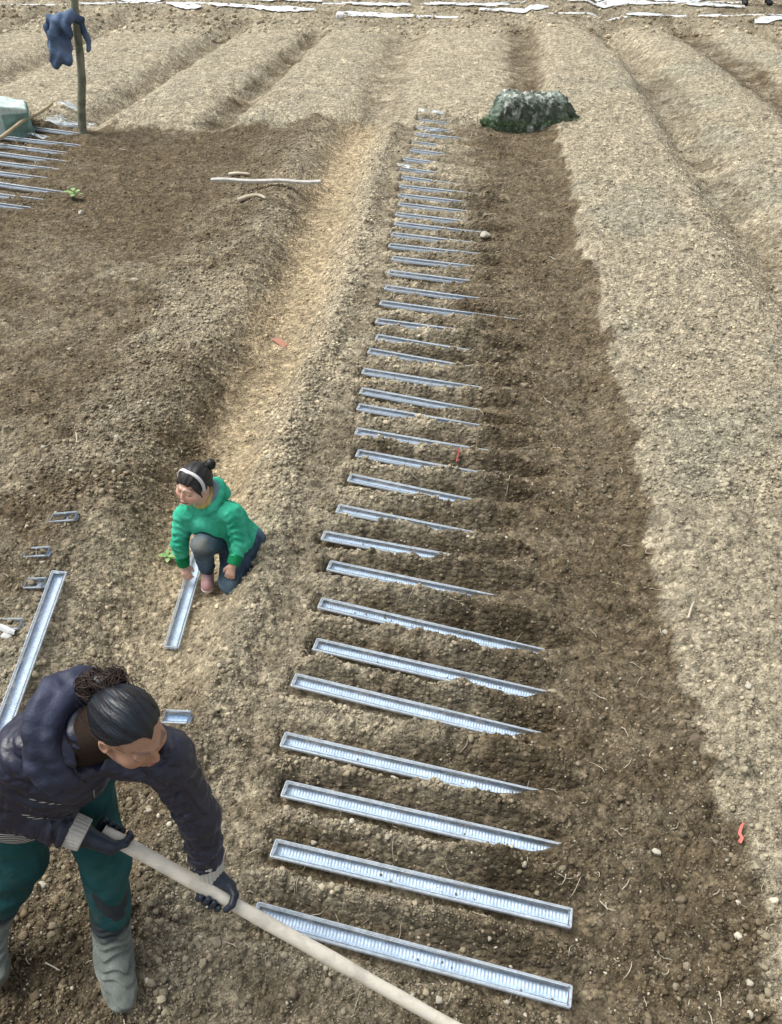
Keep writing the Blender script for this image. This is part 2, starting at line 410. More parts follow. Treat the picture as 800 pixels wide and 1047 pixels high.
C_LIGHT = np.array([.440, .385, .277]); C_DARK = np.array([.150, .117, .073]); C_PATH = np.array([.44, .355, .228]); C_MID = np.array([.225, .172, .118])
C_GREY = np.array([.385, .350, .260])
def zones(X, Y, wall, crest):
    """0..1 wetness (dark), path mask, lumpiness"""
    t = tcoord(X, Y) + fbm(X * 1.6, Y * 1.6, 51, 4) * .16
    near = sstep(KINK + .06, KINK - .06, Y + fbm(X * 1.1, Y * .3, 8, 3) * .35 + .2 * fbm(X * 6, Y * 6, 9, 3))
    n1 = fbm(X * .8, Y * 1.3, 61, 4); n2 = fbm(X * 3.1, Y * 4.5, 71, 4)
    tsh = tcoord(X, Y) - .045 * sstep(2.5, 4, Y) * sstep(8, 6, Y) + fbm(X * 2.5, Y * 2.5, 52, 4) * .09
    dark = np.zeros(X.shape, np.float32)
    strip = sstep(-.25, .35, t) * sstep(1.115, 1.065, tsh - .10 * sstep(3.2, 1.4, Y) - .04 * sstep(6, 9, Y) + .05 * fbm(X * 14, Y * 14, 57, 4) + .02 * fbm(X * 5, Y * 5, 58, 3))
    dark = np.maximum(dark, strip * .93)
    bed = sstep(-.90, -.78, t) * sstep(.45, .2, t)
    grad = sstep(-.9, .5, t)
    dark = np.maximum(dark, bed * (.45 + .45 * grad) * (1 - .95 * crest * (1 - grad * .7)))
    dark = np.maximum(dark, np.clip(wall * 1.0, 0, 1) * (.80 + .1 * n2))
    # left dark bed
    ld = sstep(-2.0, -2.6, t + .25 * n1) * sstep(2.6, 5.0, Y)
    dark = np.maximum(dark, ld * (.92 + .08 * sstep(7.5, 10.5, Y) + .22 * n1))
    ld2 = sstep(-1.35, -2.2, t + .3 * n1) * sstep(4.6, 8.0, Y) * .85
    dark = np.maximum(dark, ld2)
    # lower-left working ground
    ll = sstep(-1.25, -1.0 - .5, t + .3 * n1) * sstep(3.2, 4.0, Y) * sstep(6.5, 5, Y) * .65
    dark = np.maximum(dark, ll)
    wk = sstep(-.80, -1.05, t) * sstep(2.7, 1.9, Y + .4 * n1) * .92
    dark = np.maximum(dark, wk)
    mid_l = sstep(-1.7, -2.2, t) * sstep(1.4, 2.2, Y) * sstep(5.0, 3.8, Y) * (.70 + .4 * n1)
    dark = np.maximum(dark, mid_l)
    dark = dark * near
    for pts, w, d, k in far_lines:
        dd = seg_dist(X, Y, pts); m = sstep(w * 1.25, w * .45, dd + .22 * w * 2 * n2 + .15 * fbm(X * 6, Y * 6, 63, 3)) * min(1, k * 1.2) * (.80 + .5 * n2 * (k < .9))
        dark = np.maximum(dark, m * (1 if k == .35 and w == .26 else (1 - near)))
    dark = np.maximum(dark, .42 * sstep(17.5, 18.3, Y) * (.8 + .5 * n2))
    n3 = fbm(X * 8, (X * .23 + Y) * 13, 73, 4)
    dark = np.clip(dark + (.30 * n2 + .16 * n1 + .34 * n3) * (.30 + .9 * np.minimum(1, 4 * dark * (1 - dark))), 0, 1)
    path = np.exp(-(np.abs(t + 1.42) / .27) ** 4) * sstep(2.4, 3.6, Y) * near
    path = np.maximum(path, .35 * sstep(-.9, -1.1, t) * sstep(-2.0, -1.7, t) * near * sstep(1.8, 2.6, Y))
    lump = .35 + .65 * sstep(-2.7, -2.2, t) * sstep(-.72, -.9, t) * near * (1 - .6 * path)
    lump = np.maximum(lump, crest * (1 - .35 * grad))
    lump = np.where(t > .3, .40 + .15 * sstep(1.0, 1.2, t), lump)
    lump = np.maximum(lump, .9 * np.exp(-((t - 1.08) / .12) ** 2) * sstep(3.5, 2.0, Y))
    lump = np.maximum(lump, .8 * sstep(17.5, 18.3, Y))
    grey = sstep(.05, .45, fbm(X * 1.0 + 4, Y * 1.2, 83, 4)) * sstep(1.0, 1.4, t) + .6 * sstep(-.1, .35, fbm(X * 2.0, Y * 2, 85, 3)) * sstep(-1.2, -1.9, t)
    return dark, path, lump, np.clip(grey, 0, 1), near
def fine_relief(X, Y, sp_, lump, path, dark):
    """clods; sp_ = local mesh spacing, used to fade what the mesh cannot carry"""
    H_ = np.zeros(X.shape, np.float32); idt = np.zeros(X.shape, np.float32)
    soft = 1 - .75 * path
    wx = X + .02 * fbm(X * 14, Y * 14, 101, 2); wy = Y + .02 * fbm(X * 14 + 9, Y * 14, 103, 2)
    for cell, amp, sd_, dn in ((.16, .26, 201, .35), (.075, .50, 211, .7), (.036, .72, 221, .9), (.018, .62, 231, .9), (.0095, .55, 241, .9)):
        fade = np.clip((cell / sp_ - 1.2) / 1.6, 0, 1)
        if cell > .05: msk = soft * np.clip(lump * 1.25 - .12 + .30 * sstep(2.5, 6, Y) + .35 * fbm(X * 2, Y * 2, sd_, 2), 0, 1)
        else: msk = soft * np.clip(.45 + .6 * lump, 0, 1)
        l, idv = lumps(wx / cell, wy / cell, sd_, .12, .62, dn)
        H_ += l * cell * amp * fade * msk
        idt += np.where(l > 0, (idv - .5), -.12) * (.85 if cell < .05 else .5) * fade * msk
    asp = X * .23 + Y
    # hoe-raked texture runs across the beds
    H_ += .008 * fbm(X * 4.0, asp * 11.0, 301, 4, .5) * np.clip((.09 / sp_ - 1.0) / 2, .35, 1) * soft
    H_ += (.026 - .010 * sstep(3, 8, Y)) * fbm(X * 9, Y * 9, 311, 7, .66) * soft
    H_ += .004 * path * fbm(X * 12, Y * 12, 321, 4)
    return H_, idt
def ground_full(X, Y, sp_):
    h = macro(X, Y); h, wall, crest = trenches(X, Y, h)
    dark, path, lump, grey, near = zones(X, Y, wall, crest)
    fr, idt = fine_relief(X, Y, sp_, lump, path, dark)
    # trench bottoms stay clear of lumps
    h2 = h + fr * (1 - .85 * np.clip((wall - .75) * 4, 0, 1)) - .004 * wall
    return h2, (dark, path, lump, grey, idt, wall, near)
def soil_color(X, Y, f):
    dark, path, lump, grey, idt, wall, near = f
    light = C_LIGHT[None] * (1 - grey[:, None]) + C_GREY[None] * grey[:, None]
    c = light * (1 - path[:, None]) + C_PATH[None] * path[:, None]
    c = c * (1 - dark[:, None]) + C_DARK[None] * dark[:, None] * (1 + .25 * path[:, None])
    asp = X * .23 + Y
    n = fbm(X * 34, Y * 34, 401, 3) * .34 + fbm(X * 8, Y * 10, 411, 4) * .20 + _hash(np.floor(X * 22 + 3 * vnoise(X * 9, Y * 9, 5)), np.floor(asp * 22 + 3 * vnoise(X * 9, Y * 9, 6)), 8) * .30 * sstep(2, 7, Y) - .12 * sstep(2, 7, Y)
    c = c * (1 + n[:, None]) * (1 + .55 * idt[:, None])
    pale = sstep(.80, .95, idt * .5 + .5) * .0
    return np.clip(c, .01, .9)

def soil_mat(name):
    m, nt, b = new_mat(name); L = nt.links.new
    at = nd(nt, 'ShaderNodeAttribute', attribute_name='Col'); tc = nd(nt, 'ShaderNodeTexCoord')
    mp = nd(nt, 'ShaderNodeMapping'); mp.inputs['Scale'].default_value = (.85, 1, 1); L(tc.outputs['Object'], mp.inputs['Vector'])
    na = nd(nt, 'ShaderNodeTexNoise', Scale=22.0, Detail=9.0, Roughness=.80); L(mp.outputs[0], na.inputs['Vector'])
    nb = nd(nt, 'ShaderNodeTexNoise', Scale=95.0, Detail=6.0, Roughness=.75); L(tc.outputs['Object'], nb.inputs['Vector'])
    vo = nd(nt, 'ShaderNodeTexVoronoi', Scale=105.0, Randomness=1.0); L(tc.outputs['Object'], vo.inputs['Vector'])
    vo2 = nd(nt, 'ShaderNodeTexVoronoi', Scale=42.0, Randomness=1.0); L(mp.outputs[0], vo2.inputs['Vector'])
    def mr(src, f0, f1, t0, t1):
        q = nd(nt, 'ShaderNodeMapRange'); L(src, q.inputs['Value'])
        for k_, v_ in (('From Min', f0), ('From Max', f1), ('To Min', t0), ('To Max', t1)): q.inputs[k_].default_value = v_
        return q.outputs[0]
    def mul(a_, b_):
        q = nd(nt, 'ShaderNodeMath', operation='MULTIPLY'); L(a_, q.inputs[0]); L(b_, q.inputs[1]); return q.outputs[0]
    vo3 = nd(nt, 'ShaderNodeTexVoronoi', Scale=19.0, Randomness=1.0); L(mp.outputs[0], vo3.inputs['Vector']); sv3 = nd(nt, 'ShaderNodeSeparateColor'); L(vo3.outputs['Color'], sv3.inputs[0])
    sv = nd(nt, 'ShaderNodeSeparateColor'); L(vo.outputs['Color'], sv.inputs[0])
    sv2 = nd(nt, 'ShaderNodeSeparateColor'); L(vo2.outputs['Color'], sv2.inputs[0])
    f = mul(mul(mr(na.outputs['Fac'], .36, .64, .55, 1.42), mr(nb.outputs['Fac'], .3, .7, .75, 1.25)), mul(mr(sv.outputs[0], 0, 1, .78, 1.22), mul(mr(sv2.outputs[0], 0, 1, .76, 1.24), mr(sv3.outputs[0], 0, 1, .80, 1.20))))
    vm = nd(nt, 'ShaderNodeVectorMath', operation='SCALE'); L(at.outputs['Color'], vm.inputs[0]); L(f, vm.inputs['Scale'])
    # pale grit
    gr = mr(sv.outputs[1], .972, .992, 0, .55)
    mx = nd(nt, 'ShaderNodeMix', data_type='RGBA'); L(gr, mx.inputs[0]); L(vm.outputs[0], mx.inputs[6]); mx.inputs[7].default_value = (.52, .47, .36, 1)
    L(mx.outputs[2], b.inputs['Base Color'])
    b.inputs['Roughness'].default_value = .97; b.inputs['Specular IOR Level'].default_value = .1
    b1 = nd(nt, 'ShaderNodeBump', Strength=1.0, Distance=.013); L(na.outputs['Fac'], b1.inputs['Height'])
    iv = nd(nt, 'ShaderNodeMath', operation='SUBTRACT'); iv.inputs[0].default_value = 1.0; L(vo.outputs['Distance'], iv.inputs[1])
    b2 = nd(nt, 'ShaderNodeBump', Strength=.8, Distance=.005); L(iv.outputs[0], b2.inputs['Height']); L(b1.outputs['Normal'], b2.inputs['Normal'])
    iv2 = nd(nt, 'ShaderNodeMath', operation='SUBTRACT'); iv2.inputs[0].default_value = 1.0; L(vo2.outputs['Distance'], iv2.inputs[1])
    b3 = nd(nt, 'ShaderNodeBump', Strength=.9, Distance=.014); L(iv2.outputs[0], b3.inputs['Height']); L(b2.outputs['Normal'], b3.inputs['Normal'])
    L(b3.outputs['Normal'], b.inputs['Normal'])
    return m
def m_of(Y): return (Y + 2.43) * cp / FPX
pys = np.concatenate([[1900, 1600, 1400, 1300, 1230], np.arange(1190, 0, -1.05), np.arange(0, -60, -1.6), np.arange(-60, -150, -4), [-158, -166, -172, -176, -179, -181, -182.2, -183]])
Yr = CAM_H * FPX / (cp * cp * (pys + 184.0)) - 2.43
Yr = np.maximum.accumulate(Yr)
Yr = np.concatenate([[-8, -4, -2], Yr]); 
outl = -np.array([30, 18, 11, 7, 4.6, 3.2, 2.3, 1.7, 1.3, 1.1])
dense = (np.arange(-170, 971, 1.12) - CX) / 570.0
cols = np.concatenate([outl, dense[np.abs(dense) < 1.02], -outl[::-1]])
mY = m_of(np.maximum(Yr, .1)) * 570.0
GX = (cols[None, :] * mY[:, None]).astype(np.float64); GY = np.repeat(Yr[:, None], len(cols), 1)
sp = None
spx = np.repeat((mY / 570 * 1.12)[:, None], len(cols), 1); spy = np.repeat(np.maximum(np.gradient(Yr), 1e-3)[:, None], len(cols), 1)
SPC = np.sqrt(spx * spy); SPC = np.where(np.abs(cols)[None, :] > 1.03, SPC * 30, SPC)
sp = math.sin(PITCH)
X1, Y1 = GX.ravel(), GY.ravel()
hh, fld = ground_full(X1, Y1, SPC.ravel().astype(np.float32))
hh = np.where(Y1 > 45, hh * .3, hh)
gcol = soil_color(X1, Y1, fld)
nr, nc = GX.shape
ii = np.arange(nr * nc).reshape(nr, nc)
quads = np.stack([ii[:-1, :-1].ravel(), ii[:-1, 1:].ravel(), ii[1:, 1:].ravel(), ii[1:, :-1].ravel()], 1)
m_soil = soil_mat('soil')
ground = mesh_obj('ground', np.stack([X1, Y1, hh], 1), quads, m_soil, None, True, gcol)
tag(ground, 'tilled brown field with dark freshly dug strip and pale dry beds', None, None, 'structure')
del ground['label']

def gz(x, y):
    """macro ground height at points (no clods)"""
    x = np.atleast_1d(np.array(x, float)); y = np.atleast_1d(np.array(y, float))
    h = macro(x, y); h, a, b = trenches(x, y, h); return h
def gz1(x, y): return float(gz(x, y)[0])
def Wg(px, py, lift=0.0):
    z = 0.0
    for _ in range(6): p = W(px, py, z + lift); z = .5 * z + .5 * gz1(p[0], p[1])
    p = W(px, py, z + lift); return p

# ------------------------------------------------------------------ loose clods
def ico(sub):
    import bmesh
    bm = bmesh.new(); bmesh.ops.create_icosphere(bm, subdivisions=sub, radius=1)
    V = np.array([v.co[:] for v in bm.verts]); F = np.array([[v.index for v in f.verts] for f in bm.faces]); bm.free(); return V, F
def clod_set(N, sub, rlo, rhi, pw, px0, px1, py0, py1, seed, keep, pale=.02, zoff=.25, extra=None):
    rg = np.random.default_rng(seed)
    if extra is None:
        px = rg.uniform(px0, px1, N); py = rg.uniform(py0, py1, N)
        Yc = CAM_H * FPX / (cp * cp * (py + 184.0)) - 2.43; Xc = (px - CX) * m_of(Yc)
    else: Xc, Yc = extra; N = len(Xc)
    r = rlo * (rhi / rlo) ** (rg.uniform(0, 1, N) ** pw) * .9
    spc = m_of(Yc) * 1.3
    h, f = ground_full(Xc, Yc, spc.astype(np.float32))
    dark, path, lump, grey, idt, wall, near = f
    pr = keep(Xc, Yc, f, r); k = rg.uniform(0, 1, N) < pr
    Xc, Yc, r, h = Xc[k], Yc[k], r[k], h[k]; f = tuple(q[k] for q in f); n = len(Xc)
    V0, F0 = ico(sub)
    vb = np.repeat(V0[None], 12, 0)
    vb = vb * (1 + rg.uniform(-.30, .26, (12, len(V0), 1))) * rg.uniform(.72, 1.2, (12, 1, 3))
    # flatten random facets
    for q in range(12):
        for _ in range(6):
            d = nrm(rg.normal(size=3)); e = vb[q] @ d; vb[q] -= np.maximum(0, e - .58)[:, None] * d[None]
    vi = rg.integers(0, 12, n); a = rg.uniform(0, 6.283, n)
    V = vb[vi]; ca, sa = np.cos(a), np.sin(a)
    V = np.stack([V[:, :, 0] * ca[:, None] - V[:, :, 1] * sa[:, None], V[:, :, 0] * sa[:, None] + V[:, :, 1] * ca[:, None], V[:, :, 2] * .8], 2)
    V = V * r[:, None, None] + np.stack([Xc, Yc, h + r * zoff], 1)[:, None, :]
    c = soil_color(Xc, Yc, f) * rg.uniform(.85, 1.5, n)[:, None] * (1 + .25 * sstep(3, 8, Yc))[:, None]  # far clods coloured lighter to offset the shaded sides they show
    g = rg.uniform(0, 1, n); c = np.where((g < .25)[:, None], c * .5 + C_LIGHT * rg.uniform(.45, 1.0, n)[:, None] * .5, c)
    pl = rg.uniform(0, 1, n) < pale
    c = np.where(pl[:, None], np.array([.55, .50, .40])[None] * rg.uniform(.7, 1.25, n)[:, None], c)
    Vn = V.reshape(-1, 3); Fn = (F0[None] + (np.arange(n) * len(V0))[:, None, None]).reshape(-1, 3)
    return Vn, Fn, np.repeat(c, len(V0), 0)
def k_all(dens):
    def f(X, Y, fl, r):
        dark, path, lump, grey, idt, wall, near = fl
        q = dens * (.12 + .9 * lump) * (1 - .75 * path) * (1 - .35 * dark)
        q = q * np.where(r > .012, np.clip(lump * 1.3 - .15, .05, 1) ** 1.5, 1)
        return q * (1 - .92 * np.clip(wall * 2 - .9, 0, 1))
    return f
sets = [clod_set(26000, 2, .005, .022, 2.8, -120, 920, 420, 1130, 1, k_all(.95), .03),
        clod_set(90000, 1, .003, .008, 1.5, -120, 920, 380, 1130, 2, k_all(1.0), .035),
        clod_set(90000, 1, .007, .024, 2.0, -120, 920, 20, 520, 3, k_all(1.0), .022),
        clod_set(9000, 1, .02, .07, 2.0, -150, 950, -60, 36, 4, lambda X, Y, f, r: .8 * np.ones(X.shape), .01)]
# spoil crumbled along both sides of each near tray
ex = []; ey = []
for i, t in enumerate(TR[:26]):
    c, s = tray_frame(t); n = 230
    u = RNG.uniform(-.05, 1.25, n); side = np.where(RNG.uniform(0, 1, n) < .65, -1, 1); v = side * (RNG.uniform(.048, .12, n))
    ex.append(t['p'][0] + u * c - v * s); ey.append(t['p'][1] + u * s + v * c)
ex = np.concatenate(ex); ey = np.concatenate(ey)
sets.append(clod_set(0, 2, .005, .017, 2.2, 0, 0, 0, 0, 6, lambda X, Y, f, r: .9 * np.ones(X.shape), .05, .3, (ex, ey)))
ex = []; ey = []; ez = []
for i, t in enumerate(TR[:22]):
    c, s = tray_frame(t); n = 26
    u = RNG.uniform(.05, t['L'] * .98, n); v = RNG.normal(size=n) * .009
    ex.append(t['p'][0] + u * c - v * s); ey.append(t['p'][1] + u * s + v * c)
off = 0; VV = []; FF = []; CC = []
V_, F_, C_ = clod_set(0, 1, .0025, .0075, 1.8, 0, 0, 0, 0, 8, lambda X, Y, f, r: np.ones(X.shape), .05, 2.4, (np.concatenate(ex), np.concatenate(ey)))
sets.append((V_ + np.array([0, 0, .010]), F_, C_))
for V_, F_, C_ in sets:
    VV.append(V_); FF.append(F_ + off); CC.append(C_); off += len(V_)
m_clod = colmat('crumbled_soil', rough=.97, spec=.12, fine=(260, .30), bump=(.6, .003), coarse=(50, .1))
clods = mesh_obj('soil_clods', np.concatenate(VV), np.concatenate(FF), m_clod, None, False, np.concatenate(CC))
tag(clods, 'loose soil clods and gravel scattered over the tilled field', 'soil clods', None, 'stuff')
# ------------------------------------------------------------------ plastic trays
def plastic(name, col, alpha, rough, scale=45):
    m, nt, b = new_mat(name); L = nt.links.new
    tc = nd(nt, 'ShaderNodeTexCoord')
    n1 = nd(nt, 'ShaderNodeTexNoise', Scale=scale, Detail=6.0, Roughness=.7); L(tc.outputs['Object'], n1.inputs['Vector'])
    n2 = nd(nt, 'ShaderNodeTexNoise', Scale=9.0, Detail=4.0); L(tc.outputs['Object'], n2.inputs['Vector'])
    rp = nd(nt, 'ShaderNodeValToRGB'); rp.color_ramp.elements[0].position = .38; rp.color_ramp.elements[1].position = .62
    rp.color_ramp.elements[0].color = (*[c * .78 for c in col], 1); rp.color_ramp.elements[1].color = (*[min(1, c * 1.12) for c in col], 1)
    L(n1.outputs['Fac'], rp.inputs['Fac']); L(rp.outputs['Color'], b.inputs['Base Color'])
    b.inputs['Roughness'].default_value = rough; b.inputs['Specular IOR Level'].default_value = .8
    ar = nd(nt, 'ShaderNodeMapRange'); L(n2.outputs['Fac'], ar.inputs['Value'])
    ar.inputs['From Min'].default_value = .3; ar.inputs['From Max'].default_value = .7
    ar.inputs['To Min'].default_value = alpha - .12; ar.inputs['To Max'].default_value = alpha + .1
    L(ar.outputs[0], b.inputs['Alpha'])
    bp = nd(nt, 'ShaderNodeBump', Strength=.25, Distance=.002); L(n1.outputs['Fac'], bp.inputs['Height']); L(bp.outputs['Normal'], b.inputs['Normal'])
    return m
m_rim = plastic('clear_plastic_rim', (.60, .69, .77), .76, .25)
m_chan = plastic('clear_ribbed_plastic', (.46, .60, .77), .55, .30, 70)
def floor_brighten(m, z0=-.0235, z1=-.0165):  # paints the floor's sky reflection as lighter colour, walls darker
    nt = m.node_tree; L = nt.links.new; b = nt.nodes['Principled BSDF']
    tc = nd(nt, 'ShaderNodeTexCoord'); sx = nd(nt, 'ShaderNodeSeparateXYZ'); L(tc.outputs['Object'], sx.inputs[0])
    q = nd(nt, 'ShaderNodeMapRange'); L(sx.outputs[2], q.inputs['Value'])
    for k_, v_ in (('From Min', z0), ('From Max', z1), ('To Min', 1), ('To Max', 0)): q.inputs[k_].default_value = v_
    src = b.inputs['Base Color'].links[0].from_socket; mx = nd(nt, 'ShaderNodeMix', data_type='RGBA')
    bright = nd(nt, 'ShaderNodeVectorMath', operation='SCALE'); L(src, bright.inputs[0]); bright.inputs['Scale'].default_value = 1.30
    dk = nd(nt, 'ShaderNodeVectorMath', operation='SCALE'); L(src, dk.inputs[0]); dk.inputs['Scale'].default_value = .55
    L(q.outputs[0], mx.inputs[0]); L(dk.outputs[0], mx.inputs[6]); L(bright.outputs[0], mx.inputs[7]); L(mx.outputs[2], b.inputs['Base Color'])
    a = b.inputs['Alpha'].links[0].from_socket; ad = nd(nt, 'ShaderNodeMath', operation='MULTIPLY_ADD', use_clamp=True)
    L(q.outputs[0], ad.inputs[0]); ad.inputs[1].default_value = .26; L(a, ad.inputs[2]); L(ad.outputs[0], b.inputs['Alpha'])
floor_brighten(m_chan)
HW = .043
def channel_mesh(L_, hw=HW, dep=.033):
    # cross-section from +v rim to -v rim; lower part corrugated
    half = [(hw-.012, 0), (hw-.0135, -.005), (hw-.015, -.012), (hw-.0165, -.018), (hw-.019, -.0225), (hw-.023, -.0245), (0.006, -.0255)]
    prof = half + [(-a, b) for a, b in half[::-1]]
    per = .0125; sub = 6; n = int(L_ / per) * sub
    us = np.linspace(.012, L_ - .012, n + 1)
    V = np.zeros((n + 1, len(prof), 3))
    for i, u in enumerate(us):
        w = .5 + .5 * math.cos(2 * math.pi * u / per)
        e = min(1, (i) / 4, (n - i) / 4)
        for j, (v, z) in enumerate(prof):
            k = min(1, max(0, (-z - .006) / .010)) * (1.0 if v > .012 else (.45 if v > -.004 else .16))
            V[i, j] = (u, v * (1 + .07 * k * w), z + k * w * .0042 * e)
    nr_, nc_ = V.shape[:2]; V = V.reshape(-1, 3); I_ = np.arange(nr_ * nc_).reshape(nr_, nc_)
    F = np.stack([I_[:-1, :-1].ravel(), I_[1:, :-1].ravel(), I_[1:, 1:].ravel(), I_[:-1, 1:].ravel()], 1)
    F = [list(f) for f in F]
    F.append(list(I_[0])); F.append(list(I_[-1][::-1]))
    return V, F
def rim_mesh(L_, hw=HW):
    # flange all round: outer lip turned up then down, raised double bead
    prof = [(-.0125, -.0005), (-.0105, .0030), (-.0085, .0030), (-.0070, -.0012), (-.0030, -.0012), (-.0012, .0032), (.0022, .0034), (.0040, .001), (.0046, -.007)]
    loop = []
    rc = .008
    for cx_, cy_, a0 in ((L_ - rc, hw - rc, 0), (rc, hw - rc, 90), (rc, -hw + rc, 180), (L_ - rc, -hw + rc, 270)):
        for k in range(5):
            a = R(a0 + k * 22.5); loop.append((cx_, cy_, math.cos(a), math.sin(a)))
    V = []
    for (x, y, nx, ny) in loop:
        for (o, z) in prof: V.append((x + nx * (rc - .003 + o), y + ny * (rc - .003 + o), z))
    n = len(loop); k = len(prof); F = []
    for i in range(n):
        j = (i + 1) % n
        for q in range(k - 1): F.append([i*k+q, i*k+q+1, j*k+q+1, j*k+q])
    return np.array(V), F
def make_tray():
    root = empty('seed_tray')
    V, F = rim_mesh(TRAY_L); mesh_obj('rim', V, F, m_rim, root)
    V, F = channel_mesh(TRAY_L); mesh_obj('channel', V, F, m_chan, root)
    return root
def kids(o): return [c for c in list(o.children)]
def dup(root):
    r = root.copy(); COL.objects.link(r)
    for ch in kids(root):
        c = ch.copy(); COL.objects.link(c); c.parent = r
    return r
proto = make_tray(); used = [False]
def place_tray(p, d, up=(0, 0, 1), label='', group=None, sx=1.0, v=.86):
    o = proto if not used[0] else dup(proto); used[0] = True
    x = nrm(d); z = np.array(up, float); z = nrm(z - x * (z @ x)); y = np.cross(z, x)
    M = Matrix(((x[0]*sx, y[0]*v, z[0], p[0]), (x[1]*sx, y[1]*v, z[1], p[1]), (x[2]*sx, y[2]*v, z[2], p[2]), (0, 0, 0, 1)))
    o.matrix_world = M
    tag(o, label, 'seed tray', group)
    return o
ORD = ['', 'second', 'third', 'fourth', 'fifth', 'sixth', 'seventh', 'eighth', 'ninth', 'tenth', 'eleventh', 'twelfth', 'thirteenth', 'fourteenth', 'fifteenth',
       'sixteenth', 'seventeenth', 'eighteenth', 'nineteenth', 'twentieth']
mains = [t for t in TR if t['row'] == 'main']; N_ = len(mains)
feat = {0: 'clear ribbed plastic tray nearest the camera, its left corner under the wooden handle',
        1: 'clear ribbed plastic tray just beyond the nearest one, both ends showing',
        2: 'clear ribbed plastic tray, third from the front of the long row',
        12: 'half-buried clear tray, thirteenth from the front of the long row'}
for i, t in enumerate(mains):
    c, s = tray_frame(t); dz = -t['drop'] / t['L']
    if i in feat: lb = feat[i]
    elif i < 20: lb = 'clear plastic tray sloping into its trench, %s from the front of the long row' % ORD[i]
    else:
        k = N_ - 1 - i
        lb = ('small-looking clear tray at the very far end of the long row' if k == 0 else
              'small-looking clear tray, %s from the far end of the long row' % ORD[k])
    place_tray(t['p'] + np.array([0, 0, .004 + t['dz']]), (c, s, dz), (0.02, -.0, 1), lb, 'clear plastic trays set in the trenches of the long bed', t['L'] / TRAY_L)
lefts = [t for t in TR if t['row'] == 'far_left']; 
for i, t in enumerate(lefts):
    c, s = tray_frame(t)
    lb = ('clear tray at the foot of the upright post, farthest in the left bed' if i == 0 else
          'nearest clear tray of the far left bed, only its tip in view' if i == len(lefts) - 1 else
          'clear tray at the left edge, %s from the upright post' % ORD[i])
    place_tray(t['p'] + np.array([0, 0, .012]), (c, s, -t['drop'] / t['L']), (0, 0, 1), lb, 'clear plastic trays in the far left bed')
def lying(p0, p1, label, z0=.02, z1=.02, up=(0, 0, 1), group=None, L_=TRAY_L, anchor=0):
    a = Wg(*p0, .03); b = Wg(*p1, .03); a[2] = gz1(a[0], a[1]) + z0 + .034; b[2] = gz1(b[0], b[1]) + z1 + .034
    d = nrm(b - a)
    if anchor == 1: a = b - d * L_
    return place_tray(a, d, up, label, group, L_ / TRAY_L)
lying((63, 590), (10, 735), 'loose clear ribbed tray lying lengthwise behind the bending woman', .035, .03, (.15, 0, 1))
lying((204, 574), (176, 665), 'clear ribbed tray held on the ground by the child in green', .045, .02, (.1, -.1, 1), None, .80, 1)
pass
for (px, py, lb, L_) in ((78, 530, 'half-buried tray end in dark soil, farther of two left of the child', .17), (50, 566, 'half-buried tray end in dark soil, nearer of two left of the child', .17),
                 (22, 640, 'pale tray end sticking out of the soil at the left edge', .17), (46, 598, 'small tray end beside the top of the loose lengthwise tray', .12), (194, 736, 'tray end half buried in soil just behind the bending woman', .13)):
    e = Wg(px, py, .02); e[2] = gz1(e[0], e[1]) + .036; d = nrm((.93, -.28, .30))
    place_tray(e - d * L_, d, (-.2, -.25, 1), lb, None, L_ / TRAY_L, .7)
# ------------------------------------------------------------------ people
IMG = (np.array([1., 0, 0]), np.array([0, sp, cp]), np.array([0, -cp, sp]))     # right / up / towards the lens, as directions
def fromimg(a, b, c): return nrm(a * IMG[0] + b * IMG[1] + c * IMG[2])
def WY(px, py, Y):
    dx = (px - CX) / FPX; dv = (py - CY) / FPX
    d = np.array([dx, cp - dv * sp, -sp - dv * cp]); k = Y / d[1]
    return np.array([0, 0, CAM_H]) + d * k
class Frame:
    def __init__(s, c, f, u):
        s.c = np.array(c, float); s.f = nrm(f); u = np.array(u, float); s.u = nrm(u - s.f * (u @ s.f)); s.r = np.cross(s.f, s.u)
        s.M = [s.r, s.f, s.u]
    def p(s, x, y, z): return s.c + s.r * x + s.f * y + s.u * z
    def loc(s, P): D = P - s.c; return D @ s.r, D @ s.f, D @ s.u
def head_sdf(S, F, k=1.0, neck=None, child=False):
    e = lambda x, y, z, a, b, c, kk=.02, op='add': S.ell(F.p(x*k, y*k, z*k), (a*k, b*k, c*k), kk*k, F.M, op)
    e(0, -.012, .028, .073, .092, .084, .0)
    e(0, .030, -.036, .056 if not child else .067, .060, .068 if not child else .054, .035)
    e(0, .066, -.090 if not child else -.078, .020, .018, .018, .025)
    for s in (-1, 1):
        e(s*.040, .052, -.030, *((.028, .030, .030) if not child else (.034, .034, .034)), .02)
        e(s*.045, .010, -.055, .022, .040, .035, .02)
        e(s*.031, .098, .002, .019, .013, .012, .012, 'sub')
        e(s*.031, .0775, .001, .015, .012, .0125, .004)
        S.cone(F.p(s*.012*k, .088*k, .022*k), F.p(s*.046*k, .076*k, .020*k), .008*k, .006*k, .012*k)
        e(s*.0755, -.008, -.008, .009, .019, .030, .006)
        e(s*.080, -.004, -.004, .006, .010, .018, .004, 'sub')
        e(s*.0090, .094, -.033, .0065, .008, .006, .005)
    S.cone(F.p(0, .086*k, .010*k), F.p(0, .102*k, -.028*k), .006*k, .0085*k, .010*k)
    e(0, .092, -.058, .021, .009, .0055, .006)
    e(0, .090, -.067, .018, .009, .006, .005)
    if neck is not None:
        S.cone(F.p(0, -.015*k, -.055*k), neck, .050*k, .056*k, .03)
